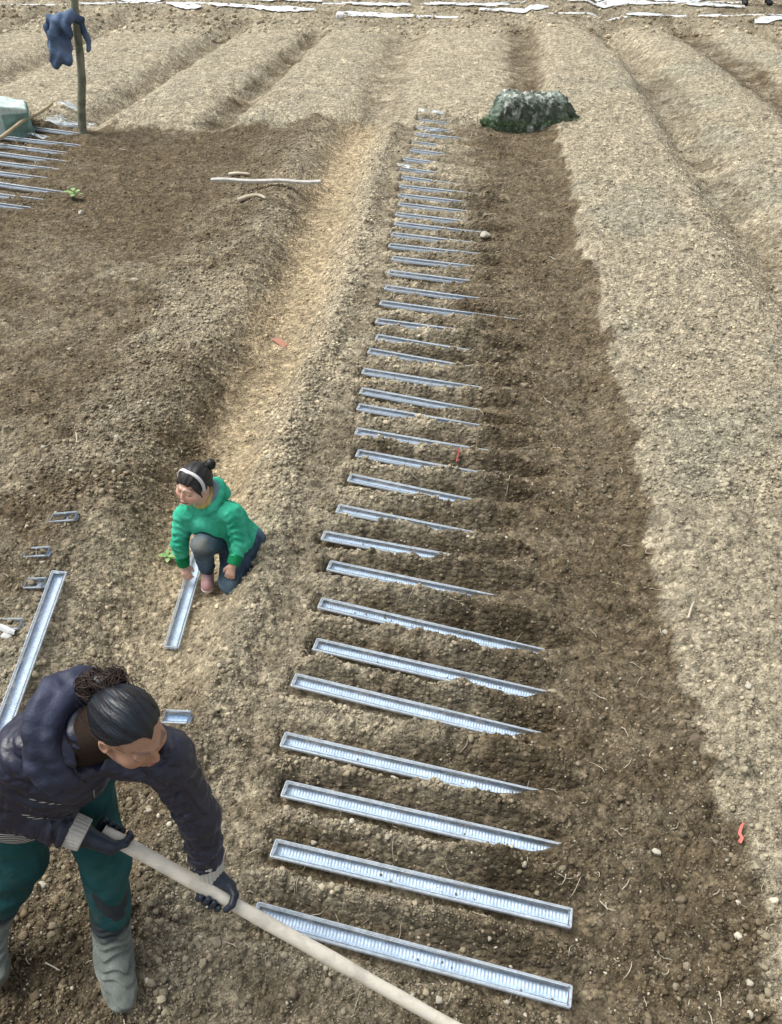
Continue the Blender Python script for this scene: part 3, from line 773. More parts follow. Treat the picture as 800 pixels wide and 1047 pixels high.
def face_color(F, k, base):
    base = np.array(base)
    def f(P):
        x, y, z = F.loc(P); x, y, z = x / k, y / k, z / k
        c = np.repeat(base[None], len(P), 0)
        inh = (np.abs(x) < .12) & (np.abs(y) < .14) & (z > -.14) & (z < .14)
        ax = np.abs(x)
        def blend(w, col):
            nonlocal c
            w = (np.clip(w, 0, 1) * inh)[:, None]; c = c * (1 - w) + np.array(col)[None] * w
        blend(.55 * np.exp(-(((ax - .042) / .022) ** 2 + ((z + .030) / .020) ** 2)) * (y > .02), (base[0] * 1.02, base[1] * .68, base[2] * .66))
        blend(.35 * np.exp(-((x / .014) ** 2 + ((z + .030) / .012) ** 2)) * (y > .08), (base[0], base[1] * .75, base[2] * .75))
        blend(.85 * sstep(1.15, .85, np.hypot(x / .022, (z + .062) / .0095)) * (y > .07), (.42, .15, .13))
        blend(.8 * sstep(.0014, .0004, np.abs(z + .0622)) * (ax < .020) * (y > .07), (.15, .04, .04))
        arch = .023 + .004 * np.cos((ax - .032) * 60)
        blend(.5 * sstep(.0045, .002, np.abs(z - arch)) * sstep(.012, .016, ax) * sstep(.052, .046, ax) * (y > .05), (.03, .02, .018))
        lid = -.0055 - .010 * ((ax - .031) / .02) ** 2 * -1 * .4
        blend(.95 * sstep(.0028, .0010, np.abs(z - lid + .001)) * sstep(.018, .014, np.abs(ax - .031)) * (y > .05), (.02, .014, .012))
        blend(.5 * np.exp(-(((ax - .0105) / .004) ** 2 + ((z + .040) / .003) ** 2)) * (y > .08), (.12, .04, .03))
        return c
    return f
def grip_hand(S, wrist, G, a, Rp, sgn, rf=.0092, k=1.0, kk=.006):
    """palm and five fingers closed round a bar through G with direction a"""
    a = nrm(a); w = np.array(wrist) - G; n = nrm(w - a * (w @ a)); b = np.cross(a, n) * sgn
    def at(th, off, r): th = R(th); return G + a * off * k + (n * math.cos(th) + b * math.sin(th)) * (Rp + r)
    offs = [-.033, -.011, .011, .032]; ln = [.9, 1.02, 1.0, .88]
    for j, o in enumerate(offs):
        K = at(52, o, .013 * k); A = at(52 + 62 * ln[j], o, .0115 * k); B = at(52 + 118 * ln[j], o * .97, .0105 * k); T = at(52 + 165 * ln[j], o * .94, .0095 * k)
        base = at(-12, o * .85, .016 * k)
        S.cone(wrist, base, .022 * k + (rf - .0092), .015 * k + (rf - .0092), .012)
        S.cone(base, K, .0145 * k + (rf - .0092), .0118 * k + (rf - .0092), .010)
        S.cone(K, A, rf * 1.08, rf, .003); S.cone(A, B, rf, rf * .94, .002); S.cone(B, T, rf * .94, rf * .82, .002)
    t0 = at(-30, .030, .020 * k); t1 = at(-62, .052, .015 * k); t2 = at(-105, .056, .012 * k); t3 = at(-145, .050, .010 * k)
    S.cone(wrist, t0, .020 * k, .015 * k, .010); S.cone(t0, t1, .0145 * k, rf * 1.2, .006); S.cone(t1, t2, rf * 1.15, rf * 1.05, .003); S.cone(t2, t3, rf * 1.05, rf * .85, .002)
def wrinkle(amp, f, seed, ax=2):
    def g(X, Y, Z, t=0):
        q = amp * np.sin(f * (Z * 1.0 + .35 * X) + 2.3 * np.sin(X * 19 + seed) + 1.7 * np.sin(Y * 23 + seed * 2)) 
        return q * (.6 + .4 * np.sin(X * 31 + Z * 17 + seed))
    return g

# ---------- the woman -------------------------------------------------
def build_woman():
    gf = gz1(-.93, 1.25)
    J = dict(pel=W(34,800,.80), neck=W(84,745,1.13), head=W(133,744,1.20), shR=W(27,770,1.06), shL=W(170,774,1.02), elL=W(204,835,.77), wrL=W(213,889,.565),
             elR=W(8,822,.84), wrR=W(82,852,.745), hipL=W(76,792,.78), hipR=W(4,800,.78), knL=W(108,880,.44), anL=W(117,982,.07+gf),
             knR=W(20,880,.46), anR=W(-14,955,.10+gf), toeL=W(124,1016,.035+gf), toeR=W(-6,984,.035+gf))
    F = Frame(J['head'], fromimg(.74, -.62, .22), fromimg(.38, .48, .78)); HK = 1.0
    pA = W(105, 850, .715); pC = W(512, 1078, gz1(.3, .98) + .05)
    pd = nrm(pC - pA)
    def onpole(px):
        lo, hi = 0., 2.
        for _ in range(40):
            m = (lo + hi) / 2; q = pA + pd * m
            dz = (q[1] * cp + (CAM_H - q[2]) * sp); x = CX + FPX * q[0] / dz
            if x < px: lo = m
            else: hi = m
        return pA + pd * lo
    GL = onpole(219); GR = onpole(111)
    chest = J['neck'] * .55 + J['pel'] * .45
    spine = nrm(J['neck'] - J['pel'])
    nk = J['neck'] + spine * .01
    # body: one continuous figure
    S = SDF((-1.50, 1.02, gf - .02), (-.44, 1.64, 1.38), .0045)
    head_sdf(S, F, HK, J['neck'])
    S.cone(J['neck'] - spine * .03, chest, .050, .115, .04); S.cone(chest, J['pel'], .115, .12, .05)
    for a, b, ra, rb in (('shR','elR',.045,.038),('elR','wrR',.037,.025),('shL','elL',.045,.038),('elL','wrL',.037,.025),('hipL','knL',.080,.053),('knL','anL',.052,.034),
                         ('hipR','knR',.080,.053),('knR','anR',.052,.034),('anL','toeL',.034,.022),('anR','toeR',.034,.022)):
        S.cone(J[a], J[b], ra, rb, .03)
    S.cone(J['neck'] - spine * .07, J['shL'], .045, .042, .03); S.cone(J['neck'] - spine * .07, J['shR'], .045, .042, .03)
    S.cone(J['hipL'], J['hipR'], .09, .09, .04)
    PR = .0205
    grip_hand(S, J['wrL'], GL, pd, PR, -1, .0070, .95); grip_hand(S, J['wrR'], GR, pd, PR, 1, .0070, .95)
    m_skin = colmat('skin', rough=.5, spec=.4, fine=(220, .07), bump=(.15, .001), sss=.15, coarse=(25, .08))
    body = sdf_obj('person', S, m_skin, None, face_color(F, HK, (.54, .32, .22)))
    tag(body, 'woman in navy quilted jacket and teal trousers bending over a long wooden handle', 'person')
    # jacket
    m_j = simple('navy_quilted_nylon', (.017, .020, .044), .36, .35, 34, .5, .006, .6, col2=(.030, .034, .068), patch=8, crease=(16, .010))
    S = SDF((-1.45, 1.10, .55), (-.42, 1.68, 1.32), .0045)
    px_ = np.cross(spine, IMG[2])
    def quilt(X, Y, Z, t=None, per=.055, amp=.021):
        s_ = (X - J['pel'][0]) * spine[0] + (Y - J['pel'][1]) * spine[1] + (Z - J['pel'][2]) * spine[2]
        s_ = s_ + .006 * np.sin(X * 30) + .005 * np.sin(Y * 37 + X * 11)
        return amp * (np.abs(np.sin(np.pi * s_ / per)) ** .55 - .6) + .003 * np.sin(X * 70 + 9 * np.sin(Z * 33)) * np.sin(Y * 61 + Z * 40)
    hem = J['pel'] - spine * .045
    mid = (J['neck'] + J['pel']) / 2
    S.cone(hem, mid, .130, .134, 0); S.cone(mid, J['neck'] - spine * .06, .134, .100, .04)
    ac = nrm(J['shL'] - J['shR'])
    S.cone(hem - ac * .050, mid - ac * .045, .104, .106, .05); S.cone(hem + ac * .04, mid + ac * .045, .102, .104, .05)
    top = J['neck'] - spine * .045
    S.cone(top, J['shL'], .088, .070, .04); S.cone(top, J['shR'], .088, .074, .04); S.displace(quilt)
    def slv(seed):
        def g(X, Y, Z, t):
            tt = t + .006 * np.sin(X * 45 + seed) + .005 * np.sin(Y * 52 + Z * 20)
            return .0100 * (np.abs(np.sin(np.pi * tt / (.042 + .004 * np.sin(seed * 3)))) ** .5 - .6) * (.75 + .35 * np.sin(X * 40 + Y * 33 + seed)) + .0035 * np.sin(Z * 85 + 5 * np.sin(X * 60 + seed)) * np.sin(Y * 70 + X * 30)
        return g
    for a, b, ra, rb, sd_ in (('shL','elL',.066,.056,1),('elL','wrL',.056,.050,2),('shR','elR',.074,.066,3),('elR','wrR',.066,.052,4)):
        S.cone(J[a], J[b] if b[0] != 'w' else J[b] + nrm(J[a] - J[b]) * .012, ra, rb, .025, mod=slv(sd_))
    # cut flat hem, sleeve ends and neck opening
    def halfspace(p, n, rad, op='sub'):
        S.func(lambda X, Y, Z: np.maximum(-((X - p[0]) * n[0] + (Y - p[1]) * n[1] + (Z - p[2]) * n[2]), np.sqrt((X-p[0])**2+(Y-p[1])**2+(Z-p[2])**2) - rad), p - rad, p + rad, .004, 'sub')
    halfspace(hem + spine * -.02, -spine, .24)
    dL = nrm(J['wrL'] - J['elL']); dR = nrm(J['wrR'] - J['elR']); halfspace(J['wrL'] - dL * .035, dL, .10); halfspace(J['wrR'] - dR * .03, dR, .10)
    S.cone(J['neck'] * .6 + F.p(0, -.02, -.06) * .4, F.p(0, -.02, -.06), .050, .070, .008, 'sub')
    frontd = nrm(F.f * .5 + fromimg(.45, -.85, .45) )
    vneck = J['neck'] + fromimg(.25, -.95, .3) * .085
    S.cone(J['neck'] + frontd * .06, vneck + fromimg(.05, -1, .5) * .05, .048, .020, .01, 'sub')
    jacket = sdf_obj('jacket', S, m_j, body)
    # hood lying round the neck and over the shoulder
    S = SDF((-1.20, 1.10, .90), (-.60, 1.66, 1.36), .0045)
    fold = lambda X, Y, Z, t: .004 * np.sin(Z * 45 + X * 60 + 2 * np.sin(Y * 30)) + .0015 * np.sin(X * 110 + Z * 60)
    ax_ = nrm(J['head'] - J['neck'] + spine * .05); fr = -IMG[1] * .75 + IMG[2] * .25 + IMG[0] * .25; fr = nrm(fr - ax_ * (fr @ ax_)); sdv = np.cross(ax_, fr)
    def ringp(th, rad, lift):
        bk = .5 - .5 * math.cos(th)
        return J['neck'] + fr * math.cos(th) * (rad + .02 * (1 - bk)) + sdv * math.sin(th) * rad + ax_ * (lift + .012 * bk) - spine * .045 * (1 - bk)
    for rad, lift, r0, r1, st_ in ((.100, .010, .022, .036, .30), (.124, -.022, .024, .040, .50)):
        n_ = 18; pr = None
        for q in range(n_ + 1):
            th = st_ + (2 * math.pi - 2 * st_) * q / n_; bk = .5 - .5 * math.cos(th); p_ = (ringp(th, rad, lift), r0 + (r1 - r0) * bk)
            if pr: S.cone(pr[0], p_[0], pr[1], p_[1], .012, mod=fold)
            pr = p_
    S.cone(F.p(0, 0, 0), J['neck'] + ax_ * .02, .086, .060, .01, 'sub')
    m_h = simple('navy_hood_cloth', (.026, .030, .058), .55, .3, 30, .5, .010, .4, col2=(.050, .060, .110), patch=9, crease=(12, .012))
    sdf_obj('hood', S, m_h, jacket)
    # shirt at the neck + stripes + zip
    bpy.context.view_layer.update()
    m_st = new_mat('striped_knit'); mst, nt, b = m_st; L = nt.links.new
    tc = nd(nt, 'ShaderNodeTexCoord'); wv = nd(nt, 'ShaderNodeTexWave', Scale=26.0, Distortion=.4); wv.bands_direction = 'Z'
    L(tc.outputs['Object'], wv.inputs['Vector']); rp = nd(nt, 'ShaderNodeValToRGB'); rp.color_ramp.interpolation = 'CONSTANT'
    rp.color_ramp.elements[0].color = (.02, .02, .024, 1); rp.color_ramp.elements[1].color = (.6, .6, .58, 1); rp.color_ramp.elements[1].position = .55
    L(wv.outputs['Fac'], rp.inputs['Fac']); L(rp.outputs['Color'], b.inputs['Base Color']); b.inputs['Roughness'].default_value = .9
    S = SDF((-1.3, 1.2, .68), (-.62, 1.62, 1.16), .006)
    S.cone(J['neck'] - spine * .03, mid, .078, .135, .0); S.cone(mid, hem - spine * .03, .135, .150, .03)
    S.cone(hem - ac * .05 - spine * .03, mid, .125, .10, .03)
    sdf_obj('shirt', S, mst, body)
    mz = simple('steel_zip', (.35, .35, .34), .35, .2, 200, .2, .001, .6, .8)
    def onjacket(px, py, off=.003):
        d = W(px, py, 0) - np.array([0, 0, CAM_H]); d = nrm(d)
        ok, loc, n_, _ = jacket.ray_cast(Vector((0, 0, CAM_H)), Vector(d))
        return (np.array(loc) + np.array(n_) * off) if ok else None
    zp = [onjacket(95.5 + .06 * q, 803 + .9 * q, .0015) for q in range(0, 40, 2)]; zp = [p_ for p_ in zp if p_ is not None]
    if len(zp) > 3:
        V, Fc = tube(zp, [.0030 if q % 2 else .0018 for q in range(len(zp))], 6); mesh_obj('zip', V, Fc, mz, jacket)
    # trousers
    m_t = simple('teal_cotton', (.012, .078, .088), .85, .28, 26, .55, .012, .25, col2=(.026, .125, .130), patch=5, crease=(9, .016), dirt=(.18, .55))
    S = SDF((-1.5, 1.02, gf + .1), (-.72, 1.68, .95), .006)
    wr = wrinkle(.0065, 44, 2)
    S.cone(J['hipL'], J['hipR'], .115, .118, 0, mod=wr); S.cone(J['pel'], J['pel'] - np.array([0, 0, .06]), .13, .12, .03)
    cufL = J['knL'] + (J['anL'] - J['knL']) * .50; cufR = J['knR'] + (J['anR'] - J['knR']) * .50
    S.cone(J['hipL'], J['knL'], .102, .072, .05, mod=wr); S.cone(J['knL'], cufL, .072, .062, .03, mod=wrinkle(.007, 58, 5))
    S.cone(J['hipR'], J['knR'], .108, .078, .05, mod=wr); S.cone(J['knR'], cufR, .078, .066, .03, mod=wrinkle(.007, 58, 7))
    sdf_obj('trousers', S, m_t, body)
    S = SDF(J['neck'] - .16, J['neck'] + .2, .005); S.cone(J['neck'] - spine * .04, J['neck'] * .22 + F.p(0, -.035, -.05) * .78, .088, .066, 0); S.cone(J['neck'] - spine * .045, J['neck'] * .6 + J['shR'] * .4, .075, .068, .02); S.cone(J['neck'] - spine * .045, J['neck'] * .6 + J['shL'] * .4, .075, .062, .02)
    sdf_obj('undershirt_collar', S, simple('dark_brown_knit', (.035, .024, .018), .9, .3, 80, .5, .003, .1), body)
    # boots
    for an, kn, toe, nm in (('anL','knL','toeL',1), ('anR','knR','toeR',2)):
        A, K, T = J[an], J[kn], J[toe]; up = nrm(K - A)
        fd = nrm((T - A) * (1, 1, 0)); heel = A - fd * .03; heel[2] = gf + .045; T2 = T.copy(); T2 = A + fd * .118; T2[2] = gf + .036
        top_ = A + up * .28
        lo = np.minimum(np.minimum(heel, T2), top_) - .09; hi = np.maximum(np.maximum(heel, T2), top_) + .09
        S = SDF(lo, hi, .0038)
        def bw(X, Y, Z, t, sd_=nm):
            q = Z + .25 * X + .010 * np.sin(X * 60 + sd_) + .006 * np.sin(Y * 75)
            return .0045 * np.sin(q * 2 * np.pi / .024) * np.clip(1.3 - np.abs(Z - A[2] - .07) / .13, 0, 1)
        S.cone(A + up * .01, top_, .054, .064, 0, mod=bw)
        S.cone(heel, A + up * .03, .043, .052, .03, mod=bw); S.cone(heel, A + fd * .06 - np.array([0, 0, .022]), .043, .046, .03, mod=bw); S.cone(A + fd * .03, T2, .050, .036, .03, mod=bw)
        sd2 = np.cross(fd, (0, 0, 1)); S.cone(T2 - fd * .03 + sd2 * .014, T2 - fd * .005 + sd2 * .012, .036, .032, .02); S.cone(T2 - fd * .03 - sd2 * .014, T2 - fd * .005 - sd2 * .012, .036, .032, .02)
        S.cone(A + up * .24, top_ + up * .04, .050, .056, .004, 'sub')
        zf = gf + .004
        S.func(lambda X, Y, Z: zf - Z + 0 * X + 0 * Y, lo, hi, .004, 'sub') if False else None
        S.func(lambda X, Y, Z: (Z - zf) + 0 * X + 0 * Y, lo, hi, .006, 'sub')
        def bc(P):
            h_ = (P[:, 2] - gf); n = fbm(P[:, 0] * 40, P[:, 2] * 40 + P[:, 1] * 20, 900, 4)
            up_ = sstep(.185, .215, h_ + .02 * n)[:, None]
            c = np.array([.20, .225, .20])[None] * (1 + .5 * n[:, None]); mud = sstep(.05, .0, h_ + .03 * n)[:, None]
            c = c * (1 - mud) + np.array([.14, .11, .075]) * mud
            return c * (1 - up_) + np.array([.035, .045, .050]) * up_
        sdf_obj('boot', S, colmat('worn_boot_canvas', rough=.7, spec=.3, fine=(180, .25), bump=(.4, .002)), body, bc)
    # gloves
    m_g = simple('navy_rubber_glove', (.016, .024, .040), .42, .3, 90, .35, .0015, .5, col2=(.035, .050, .075), patch=30)
    m_c = simple('white_knit_cuff', (.62, .60, .54), .95, .15, 160, .6, .002, .15)
    for wr_, el, G, sg in ((J['wrL'], J['elL'], GL, -1), (J['wrR'], J['elR'], GR, 1)):
        S = SDF(np.minimum(wr_, G) - .11, np.maximum(wr_, G) + .11, .0028)
        grip_hand(S, wr_, G, pd, PR, sg, .0108, 1.02)
        S.cone(wr_, wr_ + (el - wr_) * .15, .034, .037, .02)
        g = sdf_obj('glove', S, m_g, body)
        ax = nrm(G - wr_); ax0 = nrm(wr_ - el); a0 = wr_ - ax0 * .050; a1 = wr_ + ax0 * .016; ax = ax0
        S = SDF(np.minimum(a0, a1) - .08, np.maximum(a0, a1) + .08, .0028)
        e1 = nrm(np.cross(ax, (0, 0, 1.0) if abs(ax[2]) < .9 else (1.0, 0, 0))); e2 = np.cross(ax, e1)
        def rib(X, Y, Z, t):
            u_ = (X - a0[0]) * e1[0] + (Y - a0[1]) * e1[1] + (Z - a0[2]) * e1[2]; v_ = (X - a0[0]) * e2[0] + (Y - a0[1]) * e2[1] + (Z - a0[2]) * e2[2]
            return .0014 * np.sin(26 * np.arctan2(u_, v_))
        S.cone(a0, a1, .050, .046, 0, mod=rib)
        for p_, n_ in ((a0, -ax), (a1, ax)):
            S.func(lambda X, Y, Z: -((X - p_[0]) * n_[0] + (Y - p_[1]) * n_[1] + (Z - p_[2]) * n_[2]), S.lo, S.lo + S.n * S.h, .004, 'sub')
        sdf_obj('cuff', S, m_c, g)
    # hair
    build_hair(body, F, HK, (.0095, .0135, .021), adult=True)
    # hoe
    hoe = empty('hoe', (0, 0, 0)); tag(hoe, 'pale wooden hoe handle held in both gloved hands of the woman', 'hoe')
    m_w = wood('pale_handle_wood', (.84, .77, .62), (.93, .88, .76))
    n = 40; P_ = [pA + pd * (np.linalg.norm(pC - pA) * q / n) + np.array([0, 0, .006 * math.sin(q / n * 3.1)]) for q in range(n + 1)]
    V, Fc = tube(P_, [PR + .0008 * math.sin(q * .9) + .001 * math.sin(q * .37) for q in range(n + 1)], 20); mesh_obj('handle', V, Fc, m_w, hoe)
    # blade just beyond the lower frame edge
    side = nrm(np.cross(pd, (0, 0, 1.0))); dn = nrm(np.array([0, 0, -1.0]) + pd * -.25)
    bV = []; 
    for j, (w_, l_, th) in enumerate(((.035, -.03, .006), (.055, .02, .005), (.075, .09, .004), (.085, .16, .002))):
        for sx_ in (-1, 1):
            for sy_ in (-1, 1): bV.append(pC - pd * .03 + side * w_ * sx_ + dn * l_ * .6 + pd * th * sy_)
    bF = []
    for j in range(3):
        a = j * 4; c_ = a + 4
        for e0, e1 in ((0, 1), (1, 3), (3, 2), (2, 0)): bF.append([a + e0, a + e1, c_ + e1, c_ + e0])
    bF += [[0, 1, 3, 2], [12, 14, 15, 13]]
    mesh_obj('blade', np.array(bV), bF, simple('dark_iron', (.06, .055, .05), .5, .3, 60, .4, .002, .5, .9), hoe, False)
    return body
def wood(name, c1, c2):
    m, nt, b = new_mat(name); L = nt.links.new; tc = nd(nt, 'ShaderNodeTexCoord')
    mp = nd(nt, 'ShaderNodeMapping'); mp.inputs['Rotation'].default_value = (0, R(-30), R(-12)); mp.inputs['Scale'].default_value = (6, 60, 60)
    L(tc.outputs['Object'], mp.inputs['Vector']); n1 = nd(nt, 'ShaderNodeTexNoise', Scale=2.0, Detail=6.0, Roughness=.7); L(mp.outputs[0], n1.inputs['Vector'])
    n2 = nd(nt, 'ShaderNodeTexNoise', Scale=14.0, Detail=3.0); L(tc.outputs['Object'], n2.inputs['Vector'])
    rp = nd(nt, 'ShaderNodeValToRGB'); rp.color_ramp.elements[0].position = .33; rp.color_ramp.elements[1].position = .66
    rp.color_ramp.elements[0].color = (*c1, 1); rp.color_ramp.elements[1].color = (*c2, 1); L(n1.outputs['Fac'], rp.inputs['Fac'])
    r2 = nd(nt, 'ShaderNodeMapRange'); L(n2.outputs['Fac'], r2.inputs['Value']); r2.inputs['From Min'].default_value = .35; r2.inputs['From Max'].default_value = .5
    r2.inputs['To Min'].default_value = .78; r2.inputs['To Max'].default_value = 1
    vm = nd(nt, 'ShaderNodeVectorMath', operation='SCALE'); L(rp.outputs['Color'], vm.inputs[0]); L(r2.outputs[0], vm.inputs['Scale']); L(vm.outputs[0], b.inputs['Base Color'])
    b.inputs['Roughness'].default_value = .6; bp = nd(nt, 'ShaderNodeBump', Strength=.3, Distance=.001); L(n1.outputs['Fac'], bp.inputs['Height']); L(bp.outputs['Normal'], b.inputs['Normal'])
    return m
def build_hair(body, F, k, col, adult):
    col = np.array(col)
    S = SDF(F.c - .15 * k, F.c + .15 * k, .0026 if adult else .0028)
    def groove(u, v, w):
        ph = np.arctan2(u, w + .02 * k); q = ph * (34 if adult else 30) + v * 18 / k * .6
        return .0006 * np.sin(q * 2.3 + 2 * np.sin(v * 60 / k)) + .0004 * np.sin(q * 4.7 + 1.3) + .0012 * np.sin(q * .5 + v * 40)
    if adult:
        S.ell(F.p(0, -.014*k, .030*k), (.079*k, .098*k, .089*k), 0, F.M, mod=groove, cut=lambda u, v, w: (.028 + .62 * (v - .070) + .30 * np.maximum(0, v - .02) - .7 * np.maximum(0, -.005 - v) - 5 * np.maximum(0, .025 - np.abs(u)) ** 2 * 12 - .0 - w) * .74)
        S.ell(F.p(0, -.085, .010), (.050, .040, .050), .03, F.M); S.ell(F.p(0, -.060, -.030), (.062, .040, .050), .03, F.M)
    else:
        S.ell(F.p(0, -.014*k, .028*k), (.081*k, .100*k, .091*k), 0, F.M, mod=groove, cut=lambda u, v, w: (np.where(v > .02 * k, (.020 * k + .004 * k * np.cos(u / k * 110) - 1.1 * np.maximum(0, np.abs(u) - .040 * k)), -.055 * k + 1.0 * np.maximum(0, v + .01 * k)) - w) * .8)
        for s in (-1, 1):    # locks in front of the ears
            S.cone(F.p(s*.062*k, .050*k, .030*k), F.p(s*.070*k, .030*k, -.035*k), .013*k, .006*k, .018)
    def hc(P):
        x, y, z = F.loc(P); ph = np.arctan2(x, z + .02 * k); n = fbm(ph * 55, y / k * 9, 333, 4)
        c = col[None] * (1 + .9 * np.clip(n, -.8, 1))[:, None]
        br = sstep(.1, .5, fbm(ph * 22, y / k * 12, 335, 3)) * .6
        return c * (1 - br[:, None]) + np.array([.022, .036, .050] if adult else [.045, .032, .026]) * br[:, None]  # woman's blue sheen painted in as bluish streaks; child's streaks are brown
    mh = colmat('black_hair' if adult else 'dark_child_hair', rough=.36 if adult else .45, spec=.55, fine=(400, .3), bump=(.35, .0015), coarse=(40, .2))
    hair = sdf_obj('hair', S, mh, body, hc)
    mb_ = simple('brown_hair_strands', (.020, .013, .011), .55, .4, 200, .3, .001, .4, col2=(.065, .038, .028), patch=40)
    rg = np.random.default_rng(5); mb = MB()
    if adult:
        c0 = F.p(.0, -.130, .016) + IMG[0] * .020 + IMG[1] * .022 + IMG[2] * .012
        for q in range(520):
            lobe = -1 if rg.uniform() < .5 else 1
            cc = c0 + IMG[0] * lobe * .026 + IMG[1] * (.004 * lobe) + rg.normal(size=3) * .005
            ax = nrm(rg.normal(size=3)); e1 = nrm(np.cross(ax, rg.normal(size=3))); e2 = np.cross(ax, e1)
            rr = rg.uniform(.018, .036); a0 = rg.uniform(0, 6.28); sp_ = rg.uniform(1.5, 4.0); grow = rg.uniform(-.004, .008)
            pts = [cc + (e1 * math.cos(a0 + sp_ * t / 9) + e2 * math.sin(a0 + sp_ * t / 9)) * (rr + grow * t / 9 * (1 if q % 5 else 3)) for t in range(10)]
            mb.add(*tube(pts, [.0020 - .0013 * (t / 9) for t in range(10)], 4, False))
        for q in range(90):     # flyaways on the crown and nape
            th = rg.uniform(-1.9, 1.9); y = rg.uniform(-.10, .055)
            rad = .092 * math.sqrt(max(.1, 1 - ((y + .014) / .105) ** 2))
            p = lambda t, a=rg.uniform(.001, .007), s=rg.uniform(-.25, .25), th=th, y=y, rad=rad: F.p(math.sin(th + s * t) * rad * .88 , y - .05 * t, .03 + math.cos(th + s * t) * rad * .98) + (F.u * math.cos(th) + F.r * math.sin(th)) * a * math.sin(t * 2.6)
            mb.add(*tube([p(t / 6) for t in range(7)], [.0006] * 7, 3, False))
        S = SDF(c0 - .09, c0 + .09, .005)
        for lobe in (-1, 1): S.ell(c0 + IMG[0] * lobe * .024, (.023, .023, .023), .02)
        S.cone(c0, F.p(0, -.09, .02), .028, .03, .02)
        core = sdf_obj('hair_knot', S, mh, hair, lambda P: np.repeat(np.array([[.016, .012, .012]]), len(P), 0))
    else:
        c0 = F.p(-.035*k, -.100*k, .085*k)
        for q in range(120):
            ax = nrm(rg.normal(size=3)); e1 = nrm(np.cross(ax, rg.normal(size=3))); e2 = np.cross(ax, e1); rr = rg.uniform(.016, .030) * k; a0 = rg.uniform(0, 6.28)
            mb.add(*tube([c0 + (e1 * math.cos(a0 + t * .4) + e2 * math.sin(a0 + t * .4)) * rr for t in range(8)], .0014, 4, False))
        S = SDF(c0 - .07, c0 + .07, .004); S.ell(c0, (.027*k, .027*k, .030*k), 0); S.cone(c0, F.p(-.02*k, -.06*k, .075*k), .014*k, .016*k, .01)
        sdf_obj('hair_knot', S, mh, hair, hc)
    mb.build('hair_bun', mb_ if adult else mh, hair)
    return hair

